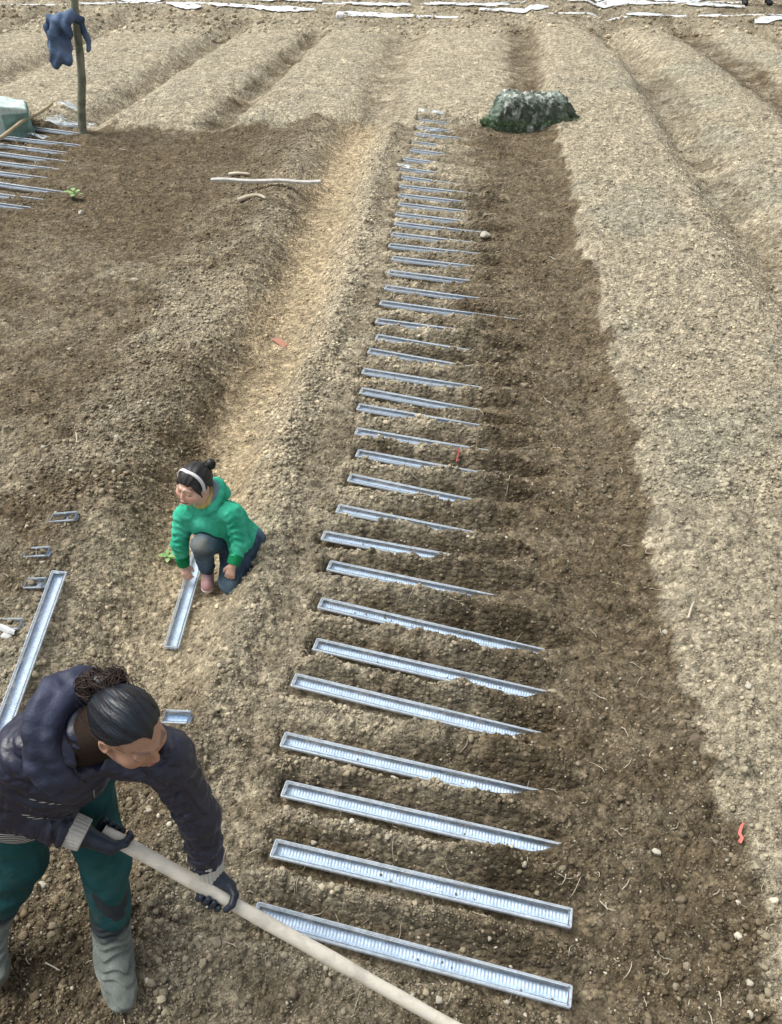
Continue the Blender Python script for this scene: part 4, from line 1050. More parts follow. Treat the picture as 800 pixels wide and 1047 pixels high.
# ---------- the child -------------------------------------------------
def build_child():
    g = gz1(-.88, 3.12)
    def w(px, py, z): return W(px, py, g + z)
    J = dict(pel=w(247,552,.16), neck=w(212,512,.48), head=w(199,495,.59), shR=w(188,527,.43), shL=w(238,525,.44), elR=w(184,556,.27), wrR=w(188,577,.10),
             elL=w(246,556,.28), wrL=w(238,578,.20), knR=w(207,557,.31), anR=w(212,583,.06), hipR=w(234,550,.17), hipL=w(255,555,.15), knL=w(238,596,.060), anL=w(262,574,.05),
             toeR=w(211,596,.03), toeL=w(266,560,.04))
    k = .93
    F = Frame(J['head'], fromimg(-.50, -.52, .62), fromimg(.06, .78, .62))
    S = SDF(np.min(list(J.values()), 0) - .13, np.max(list(J.values()), 0) + .13, .004)
    head_sdf(S, F, k, J['neck'], True)
    ch = J['neck'] * .55 + J['pel'] * .45
    S.cone(J['neck'], ch, .05, .075, .03); S.cone(ch, J['pel'], .075, .085, .03)
    S.cone(J['neck'] - (0, 0, .04), J['shR'], .04, .035, .02); S.cone(J['neck'] - (0, 0, .04), J['shL'], .04, .035, .02)
    for a, b, ra, rb in (('shR','elR',.030,.025),('elR','wrR',.025,.018),('shL','elL',.030,.025),('elL','wrL',.025,.018),('hipR','knR',.055,.040),('knR','anR',.038,.025),
                         ('hipL','knL',.055,.040),('knL','anL',.038,.025),('anR','toeR',.022,.018),('anL','toeL',.022,.018)): S.cone(J[a], J[b], ra, rb, .02)
    # hands: right on the tray rim, left resting on the knee
    def open_hand(wr_, d, side, nrm_, curl, s=.68):
        d = nrm(d); side = nrm(side - d * (side @ d)); up = nrm(np.cross(side, d)); up = up if up @ nrm_ > 0 else -up
        pc = wr_ + d * .042 * s
        for j, o in enumerate((-.027, -.009, .009, .026)):
            K = wr_ + d * (.070 + (.004 if j in (1, 2) else 0)) * s + side * o * s
            S.cone(wr_, K, .017 * s, .0115 * s, .010)
            c1 = curl; A = K + (d * math.cos(c1) - up * math.sin(c1)) * .036 * s * (1, 1.1, 1.05, .9)[j] + side * o * .12 * s
            B = A + (d * math.cos(c1 * 2) - up * math.sin(c1 * 2)) * .025 * s; T = B + (d * math.cos(c1 * 2.8) - up * math.sin(c1 * 2.8)) * .018 * s
            S.cone(K, A, .0105 * s, .0095 * s, .002); S.cone(A, B, .0095 * s, .009 * s, .001); S.cone(B, T, .009 * s, .0075 * s, .001)
        t0 = wr_ + d * .025 * s - side * .030 * s; t1 = t0 + (d * .7 - side * .6 - up * .3) * .032 * s; t2 = t1 + (d * .9 - side * .1 - up * .4) * .026 * s
        S.cone(wr_, t0, .017 * s, .014 * s, .008); S.cone(t0, t1, .013 * s, .011 * s, .004); S.cone(t1, t2, .011 * s, .009 * s, .002)
    trd = nrm(W(176, 665, 0) - W(204, 574, 0))
    open_hand(J['wrR'], w(193, 594, .035) - J['wrR'], np.array([-1., 0, 0]), np.array([-.3, -.6, .6]), .55)
    open_hand(J['wrL'], w(234, 593, .13) - J['wrL'], np.array([1., 0, 0]), np.array([.1, -.7, .6]), .55)
    m_skin = colmat('child_skin', rough=.5, spec=.4, fine=(220, .05), bump=(.1, .001), sss=.15, coarse=(25, .06))
    body = sdf_obj('person', S, m_skin, None, face_color(F, k, (.78, .50, .385)))
    tag(body, 'small child in green hooded jacket and jeans crouching on the path', 'person')
    # hoodie
    m_hd = simple('green_fleece', (.030, .47, .27), .95, .2, 44, .6, .008, .15, col2=(.11, .70, .47), patch=12, crease=(17, .010))
    lo = np.min(list(J.values()), 0) - .14; hi = np.max(list(J.values()), 0) + .14
    S = SDF(lo, hi, .0042)
    wr = wrinkle(.0060, 62, 1)
    hem = J['pel'] + (0, 0, .0); mid = (J['pel'] + J['neck']) / 2
    S.cone(hem + (.0, .0, -.03), mid, .128, .102, 0, mod=wr); S.cone(mid, J['neck'] - (0, 0, .05), .100, .070, .03, mod=wr)
    S.cone(J['neck'] - (0, 0, .06), J['shR'], .055, .050, .03, mod=wr); S.cone(J['neck'] - (0, 0, .06), J['shL'], .058, .050, .03, mod=wr)
    S.cone(hem + (-.03, -.03, .02), mid, .095, .09, .04, mod=wr); S.cone(J['neck'] - (0, 0, .09), w(214, 540, .35), .070, .060, .03, mod=wr); S.cone(J['neck'] - (0, 0, .10), w(203, 537, .37), .065, .050, .03, mod=wr)
    for a, b, ra, rb, sd_ in (('shR','elR',.050,.043,2),('elR','wrR',.043,.037,3),('shL','elL',.046,.045,4),('elL','wrL',.046,.038,5)):
        e = J[b] if b[0] == 'e' else J[b] + (J[a] - J[b]) * .60
        S.cone(J[a], e, ra, rb, .014, mod=lambda X, Y, Z, t, q=sd_: .0060 * np.sin(t * 2 * np.pi / .038 + 2 * np.sin(X * 60 + q) + np.sin(Y * 50)) * (.6 + .4 * np.sin(X * 90 + Z * 40 + q)))
    pz = J['pel'] - (0, 0, .115)
    S.func(lambda X, Y, Z: (Z - pz[2]) + .25 * (Y - pz[1]) + 0 * X, lo, lo + S.n * S.h, .01, 'sub')
    S.cone(J['hipR'] + (0, -.03, -.01), J['knR'], .07, .062, .01, 'sub')
    S.cone(J['neck'] + (0, 0, .02), F.p(0, 0, -.05), .030, .055, .008, 'sub')
    hoodie = sdf_obj('hooded_jacket', S, m_hd, body)
    S = SDF(J['neck'] - .16, J['neck'] + .17, .0036)
    # hood: thick rim round the neck with the bag lying on the back
    ax_ = nrm(J['head'] - J['neck']); fr = F.f - ax_ * (F.f @ ax_); fr = nrm(fr); sdv = np.cross(fr, ax_)
    def ring(S, rad, lift, r0, r1, up, k_, a0=0.0, a1=6.2832, n_=18, back=.0):
        pr = None
        for q in range(n_ + 1):
            th = a0 + (a1 - a0) * q / n_; bk = .5 - .5 * math.cos(th)
            p_ = (J['neck'] + fr * math.cos(th) * (rad + back * bk) + sdv * math.sin(th) * rad + ax_ * (lift + up * bk), r0 + (r1 - r0) * bk)
            if pr: S.cone(pr[0], p_[0], pr[1], p_[1], k_, mod=lambda X, Y, Z, t: .002 * np.sin(X * 130 + Z * 90))
            pr = p_
    ring(S, .062, -.020, .017, .026, .035, .015, back=.030)
    for (a, b) in (((J['neck'] - fr * .09 + ax_ * .01), (J['neck'] - fr * .10 - ax_ * .05)),): S.cone(a, b, .045, .040, .03)
    S.cone(F.p(0, -.01, 0), J['neck'] - ax_ * .01, .080, .044, .006, 'sub')
    hood = sdf_obj('hood', S, m_hd, hoodie)
    S = SDF(J['neck'] - .16, J['neck'] + .17, .0036); ring(S, .056, .004, .006, .024, .035, .01, 1.3, 4.98, 14, back=.018)
    S.cone(F.p(0, -.01, 0), J['neck'], .079, .040, .004, 'sub')
    sdf_obj('hood_lining', S, simple('grey_fleece_lining', (.26, .31, .34), .95, .3, 120, .5, .002, .1), hoodie)
    S = SDF(J['neck'] - .14, J['neck'] + .14, .0036); ring(S, .050, .012, .012, .020, .030, .01)
    sdf_obj('yellow_collar', S, simple('yellow_knit', (.66, .54, .20), .9, .15, 120, .4, .002, .1), body)
    m_cf = simple('green_rib_knit', (.012, .24, .085), .95, .2, 150, .6, .002, .1, col2=(.02, .33, .13))
    for a, b in (('elR','wrR'),('elL','wrL')):
        ax = nrm(J[b] - J[a]); q0 = J[b] - ax * .052; q1 = J[b] - ax * .004
        S = SDF(np.minimum(q0, q1) - .06, np.maximum(q0, q1) + .06, .0028)
        e1 = nrm(np.cross(ax, (1.0, 0, 0))); e2 = np.cross(ax, e1)
        S.cone(q0, q1, .036, .032, 0, mod=lambda X, Y, Z, t: .0010 * np.sin(24 * np.arctan2((X-q0[0])*e1[0]+(Y-q0[1])*e1[1]+(Z-q0[2])*e1[2], (X-q0[0])*e2[0]+(Y-q0[1])*e2[1]+(Z-q0[2])*e2[2])))
        S.func(lambda X, Y, Z: -((X - q1[0]) * ax[0] + (Y - q1[1]) * ax[1] + (Z - q1[2]) * ax[2]), S.lo, S.lo + S.n * S.h, .003, 'sub')
        sdf_obj('cuff', S, m_cf, hoodie)
    mzz = simple('grey_zip_tape', (.25, .27, .27), .5, .2, 200, .2, .001, .5)
    V, Fc = tube([w(201,524,.415) + IMG[2]*.016, w(203,530,.40) + IMG[2]*.022, w(207,540,.37) + IMG[2]*.03], .0035, 8); mesh_obj('zip', V, Fc, mzz, hoodie)
    # jeans
    S = SDF(lo, hi, .0045)
    wr = wrinkle(.0035, 110, 6)
    S.cone(J['hipR'], J['knR'], .070, .056, 0, mod=wr); S.cone(J['knR'], J['anR'] + (0, 0, .02), .054, .042, .012, mod=wr)
    S.cone(J['hipL'], J['knL'], .086, .068, .02, mod=wr); S.cone(J['pel'] + (-.03, -.05, -.02), J['knL'] + (-.01, .03, .0), .08, .06, .03, mod=wr); S.cone(J['knL'] + (0, 0, .0), J['anL'], .060, .046, .012, mod=wr); S.cone(J['hipL'], J['hipR'], .085, .08, .03)
    S.func(lambda X, Y, Z: Z - (g - .02) + 0 * X + 0 * Y, lo, lo + S.n * S.h, .01, 'sub')
    kp = J['knR']; kl = J['knL']
    def jc(P):
        n = fbm(P[:, 0] * 30 + P[:, 1] * 10, P[:, 2] * 30, 777, 4); c = np.array([.085, .130, .185])[None] * (1 + .7 * n[:, None])
        d1 = np.linalg.norm(P - (kp + IMG[2] * .04), axis=1); d2 = np.linalg.norm(P - (kl + IMG[2] * .05), axis=1)
        f1 = (np.exp(-(d1 / .045) ** 2) * .85)[:, None]; f2 = (np.exp(-(d2 / .055) ** 2) * .6)[:, None]
        c = c * (1 - f1) + np.array([.27, .27, .22]) * f1; return c * (1 - f2) + np.array([.13, .20, .24]) * f2
    sdf_obj('jeans', S, colmat('worn_denim', rough=.9, spec=.15, fine=(260, .2), bump=(.4, .002)), body, jc)
    m_sh = simple('pink_canvas', (.62, .33, .33), .8, .15, 120, .3, .002, .2, col2=(.80, .55, .52), patch=20)
    m_so = simple('white_rubber_sole', (.70, .60, .56), .6, .1)
    for A, T in ((J['anR'], w(212, 600, .03)), (J['anL'], J['toeL'])):
        fd = nrm((T - A) * (1, 1, 0)); h_ = A - fd * .02; h_[2] = g + .035; T2 = A + fd * .085; T2[2] = g + .030
        S = SDF(np.minimum(h_, T2) - .06, np.maximum(h_, T2) + .07, .003)
        S.cone(h_, T2, .030, .032, 0); S.cone(h_, A + (0, 0, .01), .028, .028, .015); S.func(lambda X, Y, Z: Z - (g + .004) + 0*X + 0*Y, S.lo, S.lo + S.n*S.h, .004, 'sub')
        sh = sdf_obj('shoe', S, m_sh, body)
        S = SDF(np.minimum(h_, T2) - .06, np.maximum(h_, T2) + .06, .003); S.cone(h_ - (0,0,.012), T2 - (0,0,.012), .031, .034, 0)
        S.func(lambda X, Y, Z: Z - (g + .002) + 0*X + 0*Y, S.lo, S.lo + S.n*S.h, .002, 'sub'); S.func(lambda X, Y, Z: (g + .016) - Z + 0*X + 0*Y, S.lo, S.lo + S.n*S.h, .002, 'sub')
        sdf_obj('sole', S, m_so, sh)
    build_hair(body, F, k, (.018, .016, .017), adult=False)
    # headband
    pts = []
    for q in range(25):
        th = R(-108 + 216 * q / 24); pts.append(F.p(math.sin(th) * .0835 * k, (.040 - .022 * abs(math.sin(th))) * k, (.024 + math.cos(th) * .083) * k))
    V = []; Fc = []
    for q, p in enumerate(pts):
        o = nrm(p - F.p(0, .02 * k, .024 * k)); fwd = nrm(F.f - o * (F.f @ o))
        for a_, b_ in ((-.0085, -.002), (-.0085, .004), (0, .0055), (.0085, .004), (.0085, -.002)): V.append(p + fwd * a_ + o * b_)
    for q in range(24):
        for e in range(5): Fc.append([q*5+e, q*5+(e+1) % 5, q*5+5+(e+1) % 5, q*5+5+e])
    Fc += [[4,3,2,1,0], [120,121,122,123,124]]
    mesh_obj('headband', np.array(V), Fc, simple('white_headband', (.78, .78, .80), .5, .05), body)
    return body

# ---------- the distant person ---------------------------------------
def build_far_person():
    b = W(771, 12, 0); g = gz1(b[0], b[1]); b[2] = g
    S = SDF(b + (-.45, -.4, -.02), b + (.45, .4, 1.8), .016)
    f = np.array([0, -1., 0]); F = Frame(b + (0, -.10, 1.50), (0, -.9, -.35), (0, -.2, 1))
    head_sdf(S, F, 1.0, b + (0, 0, 1.34))
    J = {}
    for s, n in ((-1, 'L'), (1, 'R')):
        J['h'+n] = b + (s*.09, 0, .82); J['k'+n] = b + (s*.15, -.06, .44); J['a'+n] = b + (s*.23, .0, .07); J['s'+n] = b + (s*.18, 0, 1.28); J['e'+n] = b + (s*.25, -.04, 1.0); J['w'+n] = b + (s*.22, -.2, .85)
        S.cone(J['h'+n], J['k'+n], .08, .055, .03); S.cone(J['k'+n], J['a'+n], .05, .035, .02); S.cone(J['a'+n], J['a'+n] + (s*.02, -.14, -.03), .035, .03, .02)
        S.cone(b + (0, 0, 1.28), J['s'+n], .07, .05, .03); S.cone(J['s'+n], J['e'+n], .045, .038, .02); S.cone(J['e'+n], J['w'+n], .036, .026, .02)
        S.ell(J['w'+n] + (0, -.06, -.03), (.03, .06, .03), .02)
    S.cone(b + (0, 0, .85), b + (0, 0, 1.28), .13, .12, .04)
    body = sdf_obj('person', S, bpy.data.materials['skin'], None, face_color(F, 1.0, (.47, .265, .175)))
    tag(body, 'distant person in dark boots standing on the far rows, cut off above the shins', 'person')
    S = SDF(b + (-.45, -.4, .1), b + (.45, .4, .95), .016)
    S.cone(J['hL'], J['hR'], .11, .11, 0)
    for n in 'LR': S.cone(J['h'+n], J['k'+n], .10, .075, .03); S.cone(J['k'+n], J['a'+n] + (0, 0, .12), .075, .065, .02)
    sdf_obj('trousers', S, simple('black_cotton', (.012, .013, .018), .85, .3, 40), body)
    S = SDF(b + (-.5, -.45, .7), b + (.5, .4, 1.5), .016)
    S.cone(b + (0, 0, .88), b + (0, 0, 1.28), .16, .15, 0)
    for n in 'LR': S.cone(b + (0, 0, 1.28), J['s'+n], .09, .07, .03); S.cone(J['s'+n], J['e'+n], .065, .055, .02); S.cone(J['e'+n], J['w'+n], .052, .042, .02)
    sdf_obj('coat', S, simple('dark_blue_coat_cloth', (.03, .035, .06), .8, .3, 40), body)
    for n, s in (('L', -1), ('R', 1)):
        S = SDF(J['a'+n] + (-.12, -.26, -.09), J['a'+n] + (.12, .12, .28), .010)
        S.cone(J['a'+n], J['a'+n] + (-s*.015, 0, .20), .062, .070, 0); S.cone(J['a'+n] - (0, 0, .02), J['a'+n] + (s*.02, -.15, -.025), .05, .045, .03)
        sdf_obj('boot', S, simple('black_rubber', (.010, .011, .016), .4, .2, 30, .2, .002, .5), body)
    S = SDF(F.c - .14, F.c + .14, .012); S.ell(F.p(0, -.014, .03), (.08, .10, .09), 0, F.M, cut=lambda u, v, w: (.028 + .8 * (v - .07) - w) * .74)
    sdf_obj('hair', S, simple('far_black_hair', (.012, .012, .014), .5), body)
build_woman(); build_child(); build_far_person()
# ------------------------------------------------------------------ post with hanging jacket
def build_post():
    b = W(84, 133, 0); g = gz1(b[0], b[1]); Y = b[1]
    pts = [b + (0, 0, g - .25)] + [WY(px, py, Y) for px, py in ((84,128),(83.5,105),(84,82),(82,55),(79,32),(77,10),(75.5,-12),(74,-34))]
    P = []
    for a, c in zip(pts[:-1], pts[1:]):
        for t in (0, .25, .5, .75): P.append(a + (c - a) * t)
    P.append(pts[-1])
    o = mesh_obj('wooden_post', *tube(P, [.052 - .010 * i / len(P) + .002 * math.sin(i * 1.7) for i in range(len(P))], 16), simple('weathered_green_bark', (.20, .215, .15), .9, .35, 70, .7, .006, .2, col2=(.34, .35, .26), patch=12))
    tag(o, 'upright grey-green wooden post with a blue jacket hung on it', 'post')
    S = SDF(WY(40, 75, Y) - (.1, .3, .1), WY(100, 5, Y) + (.1, .3, .1), .010)
    def c(a, b_, ra, rb, y0=0, y1=0, k=.03, op='add'):
        S.cone(WY(a[0], a[1], Y) + (0, -.10 + y0, 0), WY(b_[0], b_[1], Y) + (0, -.10 + y1, 0), ra, rb, k, op, mod=lambda X, Y_, Z, t: .012 * np.sin(X * 48 + 3 * np.sin(Z * 11)) + .008 * np.sin(Z * 34 + X * 25))
    c((54,18), (74,14), .04, .05, k=0); c((52,20), (55,46), .045, .045, k=.015); c((58,28), (60,64), .045, .035, -.06, -.06, .012); c((72,20), (74,61), .045, .035, -.04, -.04, .012); c((62,20), (63,58), .07, .07, -.03, -.05); c((72,18), (71,56), .06, .055, -.02, -.03)
    c((76,14), (82,20), .05, .045, .04, .08); c((82,20), (90,50), .045, .030, .12, .14, .012); c((60,52), (70,60), .06, .06, -.03, -.03)
    c((62,38), (62,44), .03, .03, -.13, -.13, .02, 'sub')
    j = sdf_obj('hanging_jacket', S, simple('blue_denim_cloth', (.075, .13, .25), .9, .6, 60, .5, .004, .15, col2=(.22, .31, .48), patch=4))
    tag(j, 'faded blue jacket hanging bundled on the upright post', 'jacket')
build_post()
# ------------------------------------------------------------------ mossy rock mound
def build_rock():
    a = W(500, 124, 0); b = W(578, 124, 0); g = gz1((a[0] + b[0]) / 2, a[1] + .2) ; c = (a + b) / 2; c[1] -= .12; c[2] = g - .02
    S = SDF(c + (-.80, -.5, -.12), c + (.80, .5, .62), .014)
    def box(cx_, hx, hz, hy, lean=0):
        f = lambda X, Y, Z: (np.sqrt(np.maximum(np.abs(X - c[0] - cx_ - lean * (Z - c[2])) - hx + .10 * (Z - c[2]) / hz, 0) ** 2 + np.maximum(np.abs(Y - c[1]) - hy, 0) ** 2 + np.maximum(np.abs(Z - c[2]) - hz, 0) ** 2) - .07)
        S.func(f, c + (-.8, -.5, -.12), c + (.8, .5, .62), .05)
    box(-.24, .19, .22, .17); box(.16, .30, .20, .16, -.03)
    S.cone(c + (.34, -.02, .20), c + (.58, -.05, .0), .10, .06, .08); S.cone(c + (-.45, -.08, .02), c + (-.58, -.1, -.02), .08, .04, .06)
    def disp(X, Y, Z):
        fl = np.abs(np.sin(X * 26 + 2 * np.sin(Z * 9 + X * 5) + 1.5 * np.sin(Y * 12)))
        return (.035 * (fl - .5) * (1 - .5 * np.abs(np.sin(Z * 7 + X * 3))) + .018 * np.sin(X * 57 + Z * 43) * np.sin(Y * 51 + Z * 38) + .010 * np.sin(X * 130 + Z * 70) * np.sin(Z * 120 + Y * 90))
    S.displace(disp)
    def rc(P):
        x = P[:, 0] - c[0]; z = P[:, 2] - c[2]
        n = fbm(x * 9, z * 5 + P[:, 1] * 4, 501, 5) ; n2 = fbm(x * 24, z * 14 + P[:, 1] * 9, 503, 4); n3 = fbm(x * 5 + 3, z * 3, 507, 3)
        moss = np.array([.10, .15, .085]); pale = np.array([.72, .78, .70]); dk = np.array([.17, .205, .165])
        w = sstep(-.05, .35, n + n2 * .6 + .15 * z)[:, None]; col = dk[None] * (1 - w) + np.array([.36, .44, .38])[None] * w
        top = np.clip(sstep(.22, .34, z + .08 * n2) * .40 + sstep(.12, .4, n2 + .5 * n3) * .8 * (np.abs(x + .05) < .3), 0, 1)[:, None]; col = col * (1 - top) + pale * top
        gr = (sstep(.12, .0, z + .08 * n) * .8 * sstep(.0, .25, np.abs(x - .05)) + .6 * sstep(.25, .6, np.abs(x)) * sstep(-.1, .3, n))[:, None].clip(0, 1); return col * (1 - gr) + moss * gr * 1.3 + 0
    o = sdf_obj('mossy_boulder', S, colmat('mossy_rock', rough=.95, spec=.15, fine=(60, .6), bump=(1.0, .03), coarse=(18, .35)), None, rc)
    tag(o, 'squat green and grey mossy boulder at the head of the dark strip', 'boulder')
    # grass tuft at its foot
    rg = np.random.default_rng(3); mb = MB()
    for q in range(260):
        x = rg.uniform(-.66, .62); y = -.27 + rg.normal() * .03 + .1 * (x / .6) ** 2
        if -.05 < x < .2 and rg.uniform() < .6: continue
        p = c + (x, y, -.01); p[2] = gz1(p[0], p[1]) - .01 if q % 10 == 0 else p[2]; h = rg.uniform(.02, .06); l = rg.normal(size=2) * .03
        w_ = .004; mb.add([p - (w_, 0, 0), p + (w_, 0, 0), p + (l[0] * .5 + w_ * .6, l[1] * .5, h * .6), p + (l[0], l[1], h), p + (l[0] * .5 - w_ * .6, l[1] * .5, h * .6)], [[0, 1, 2, 3, 4]])
    gt = mb.build('grass_tufts', simple('fresh_grass_blade', (.10, .20, .09), .8, .4, 30, 0, .001, .2, col2=(.22, .34, .18)), None, False)
    tag(gt, 'short green grass fringing the foot of the mossy boulder', 'grass', None, 'stuff')
build_rock()
# ------------------------------------------------------------------ sack and pole at the left edge
def build_sack():
    a = W(-12, 142, 0); g = gz1(a[0], a[1]); c = a + (-.04, .36, 0); c[2] = g
    S = SDF(c + (-.65, -.5, -.05), c + (.62, .5, .62), .011)
    def f(X, Y, Z):
        x = X - c[0]; y = Y - c[1]; z = Z - c[2]; x2 = x * .92 + y * .38; y2 = -x * .38 + y * .92
        top = .42 - .22 * np.clip(x2, -.2, .5) 
        return np.sqrt(np.maximum(np.abs(x2) - .40, 0) ** 2 + np.maximum(np.abs(y2) - .20, 0) ** 2 + np.maximum(np.abs(z - .02) - top * .85, 0) ** 2) - .035 - .012 * np.sin(x * 25 + 2 * np.sin(z * 15)) - .008 * np.sin(z * 33 + y * 30)
    S.func(f, c + (-.65, -.5, -.05), c + (.62, .5, .62))
    def sc(P):
        d = P - c; x2 = d[:, 0] * .92 + d[:, 1] * .38; y2 = -d[:, 0] * .38 + d[:, 1] * .92; z = d[:, 2]
        gr = (sstep(-.19, -.225, y2) * sstep(.10, .13, x2) * (z < .28)); gr = np.maximum(gr, sstep(.40, .43, x2))[:, None]
        seam = (np.abs(z - .30 + .25 * x2) < .012)[:, None] * .0
        col = np.array([.66, .80, .74])[None] * (1 - gr) + np.array([.22, .36, .30])[None] * gr
        return col * (1 - .25 * (np.sin(x2 * 90) > .97))[:, None]
    o = sdf_obj('woven_sack', S, colmat('woven_plastic_cloth', rough=.6, spec=.3, fine=(80, .12), bump=(.4, .004)), None, sc)
    tag(o, 'pale mint and green woven sack slumped at the left edge', 'sack')
    p0 = W(-30, 164, 0); p1 = W(57, 121, 0); p0[2] = gz1(p0[0], p0[1]) + .08; p1[2] = gz1(p1[0], p1[1]) + .10
    n = 14; P = [p0 + (p1 - p0) * i / n + np.array([0, 0, .012 * math.sin(i * .9)]) for i in range(n + 1)]
    o = mesh_obj('bamboo_pole', *tube(P, [.024 - .004 * i / n + (.003 if i % 3 == 0 else 0) for i in range(n + 1)], 12), simple('tan_bamboo', (.46, .37, .22), .7, .2, 50, .3, .002, .3, col2=(.62, .52, .34)))
    tag(o, 'tan pole lying slantwise in front of the pale green sack', 'pole')
build_sack()
# ------------------------------------------------------------------ plastic film
m_film = plastic('white_mulch_film', (.80, .84, .85), .95, .40, 30)
m_film2 = plastic('crumpled_clear_film', (.56, .64, .68), .80, .35, 30)
def tear(m, lo, hi, sc):
    nt = m.node_tree; L = nt.links.new; b = nt.nodes['Principled BSDF']; tc = nd(nt, 'ShaderNodeTexCoord')
    n = nd(nt, 'ShaderNodeTexNoise', Scale=sc, Detail=6.0, Roughness=.7); L(tc.outputs['Object'], n.inputs['Vector'])
    q = nd(nt, 'ShaderNodeMapRange'); L(n.outputs['Fac'], q.inputs['Value'])
    for k_, v_ in (('From Min', lo), ('From Max', hi), ('To Min', 0), ('To Max', 1)): q.inputs[k_].default_value = v_
    a = b.inputs['Alpha'].links[0].from_socket; mu = nd(nt, 'ShaderNodeMath', operation='MULTIPLY'); L(a, mu.inputs[0]); L(q.outputs[0], mu.inputs[1]); L(mu.outputs[0], b.inputs['Alpha'])
tear(m_film, .36, .42, 5.0); tear(m_film2, .42, .56, 14.0)
def film(x0, y0, x1, y1, wpx, name, label, group, mat=m_film, seed=0, lift=.03, rough=.5):
    a = W(x0, y0, 0); b = W(x1, y1, 0); L_ = np.linalg.norm(b - a); d = nrm(b - a); s_ = np.array([-d[1], d[0], 0])
    ym = (y0 + y1) / 2; wid = wpx * 4320 / (ym + 184.0) ** 2
    nu = max(6, int(L_ / .05)); nv = 7
    U = np.linspace(0, L_, nu); Vv = np.linspace(-.5, .5, nv); UU, VV_ = np.meshgrid(U, Vv, indexing='ij')
    ed = (.75 + .45 * fbm(UU * 3.1 + seed * 7, 0 * UU, seed, 3) + .25 * fbm(UU * 14, 0 * UU + 3, seed + 1, 2))
    tp = np.clip(np.minimum(UU, L_ - UU) / (.15 + .1 * rough), .15, 1) ** .6
    off = VV_ * wid * ed * tp + .25 * wid * fbm(UU * 1.5, 0 * UU, seed + 4, 2)
    X = a[0] + d[0] * UU + s_[0] * off; Y = a[1] + d[1] * UU + s_[1] * off
    Z = macro(X.ravel(), Y.ravel()).reshape(X.shape) + lift + .035 * rough * fbm(X * 9, Y * 9, seed + 9, 3) + .02 * np.cos(VV_ * 3)
    I_ = np.arange(nu * nv).reshape(nu, nv); F = np.stack([I_[:-1, :-1].ravel(), I_[1:, :-1].ravel(), I_[1:, 1:].ravel(), I_[:-1, 1:].ravel()], 1)
    o = mesh_obj(name, np.stack([X.ravel(), Y.ravel(), Z.ravel()], 1), F, mat); tag(o, label, 'film strip', group); return o
G_ = 'white plastic film strips across the far rows'
fs = [(-40,8,70,10,4,'long white film strip at the top left corner behind the post'),(76,11,150,12,3.5,None),(112,4,165,5,3,None),(172,13,208,15,3,None),(200,7,250,8,2.5,None),(215,14,322,17,2.6,None),
      (262,4,330,5,2.5,None),(345,18,470,22,3.6,'long white film strip starting at the small white block'),(350,12,420,14,2.5,None),(430,12,520,14,2.2,None),(470,1.5,720,3.5,4.5,'widest pale film strip, along the top edge right of centre'),(490,16,560,17,3,None),
      (500,9,610,11,2.2,None),(575,13,640,14,2.5,None),(602,11,680,13,3,None),(640,19,676,19,2.6,None),(655,24,700,25,3,None),(560,21,640,22,2.2,None),(610,5,760,8,2.6,None),(735,20,830,23,4.5,'bright white film strip at the right edge below the dark boots'),
      (688,8,750,9,2.2,None),(700,13,760,15,2,None),(712,26,735,26,2.5,None),(770,27,830,28,3,None),(392,22,450,24,2.4,None),(440,6,500,7,2.2,None),(330,7,400,8,2.2,None),(150,8,200,9,2,None),(20,3,60,3,2,None)]
for i, (a, b, c_, d_, w_, lb) in enumerate(fs):
    film(a, b, c_, d_, w_ * .95, 'film_strip', lb or 'thin ragged strip of white plastic film half buried across the far rows', G_, m_film, 600 + i * 13)
for i, (a, b, c_, d_, w_, lb) in enumerate([(60,116,82,118,6,'crumpled clear film against the foot of the post'),(46,128,80,128,9,'wide crumpled pale film beside the tip of the tan pole'),(88,123,98,124,5,'small pale film scrap right of the foot of the post'),
        (30,136,52,140,8,'crumpled pale film scrap under the tan pole'),(430,121,455,125,5,'crumpled clear film at the far head of the long row'),(428,133,450,136,8,'second crumpled clear film near the far head of the long row'),(408,172,420,176,8,'crumpled clear film scrap lying over trays on the far left side of the row')]):
    film(a, b, c_, d_, w_, 'crumpled_film', lb, None, m_film2, 900 + i * 13, .05, 1.2)
film(-6, 642, 18, 652, 14, 'crumpled_film', 'white crumpled film scrap at the left edge beside the loose tray', None, m_film, 1200, .02, .4)
# small white block
import bmesh
def chunk(name, px, py, size, mat, label, cat, group=None, squash=(1, 1, .7), seed=0):
    p = Wg(px, py); g = gz1(p[0], p[1]); rg = np.random.default_rng(seed + 50)
    V, F = ico(3); V = V.copy()
    for _ in range(9):
        d = nrm(rg.normal(size=3)); e = V @ d; V -= np.maximum(0, e - rg.uniform(.55, .8))[:, None] * d[None]
    n = fbm(V[:, 0] * 2 + seed, V[:, 1] * 2 + V[:, 2] * 1.7, seed, 4); V = V * (1 + .12 * n)[:, None]
    V = V * np.array(squash) * size + np.array([p[0], p[1], g + size * squash[2] * .45])
    o = mesh_obj(name, V, F, mat); tag(o, label, cat, group); return o
m_white = simple('white_foam', (.75, .75, .72), .8, .08); m_stone = simple('pale_limestone', (.46, .43, .34), .9, .25, 40, .6, .004, .2, col2=(.66, .62, .50))
m_brown = simple('brown_earth_lump', (.17, .135, .095), .97, .3, 60, 1.0, .008, .1, col2=(.26, .21, .15)); m_tan = simple('tan_stone', (.33, .28, .20), .9, .25, 50, .6, .004, .2, col2=(.48, .41, .30))
chunk('white_block', 347, 21, .10, m_white, 'small white block at the left end of the long film strip', 'block', None, (1, .6, .8), 2)
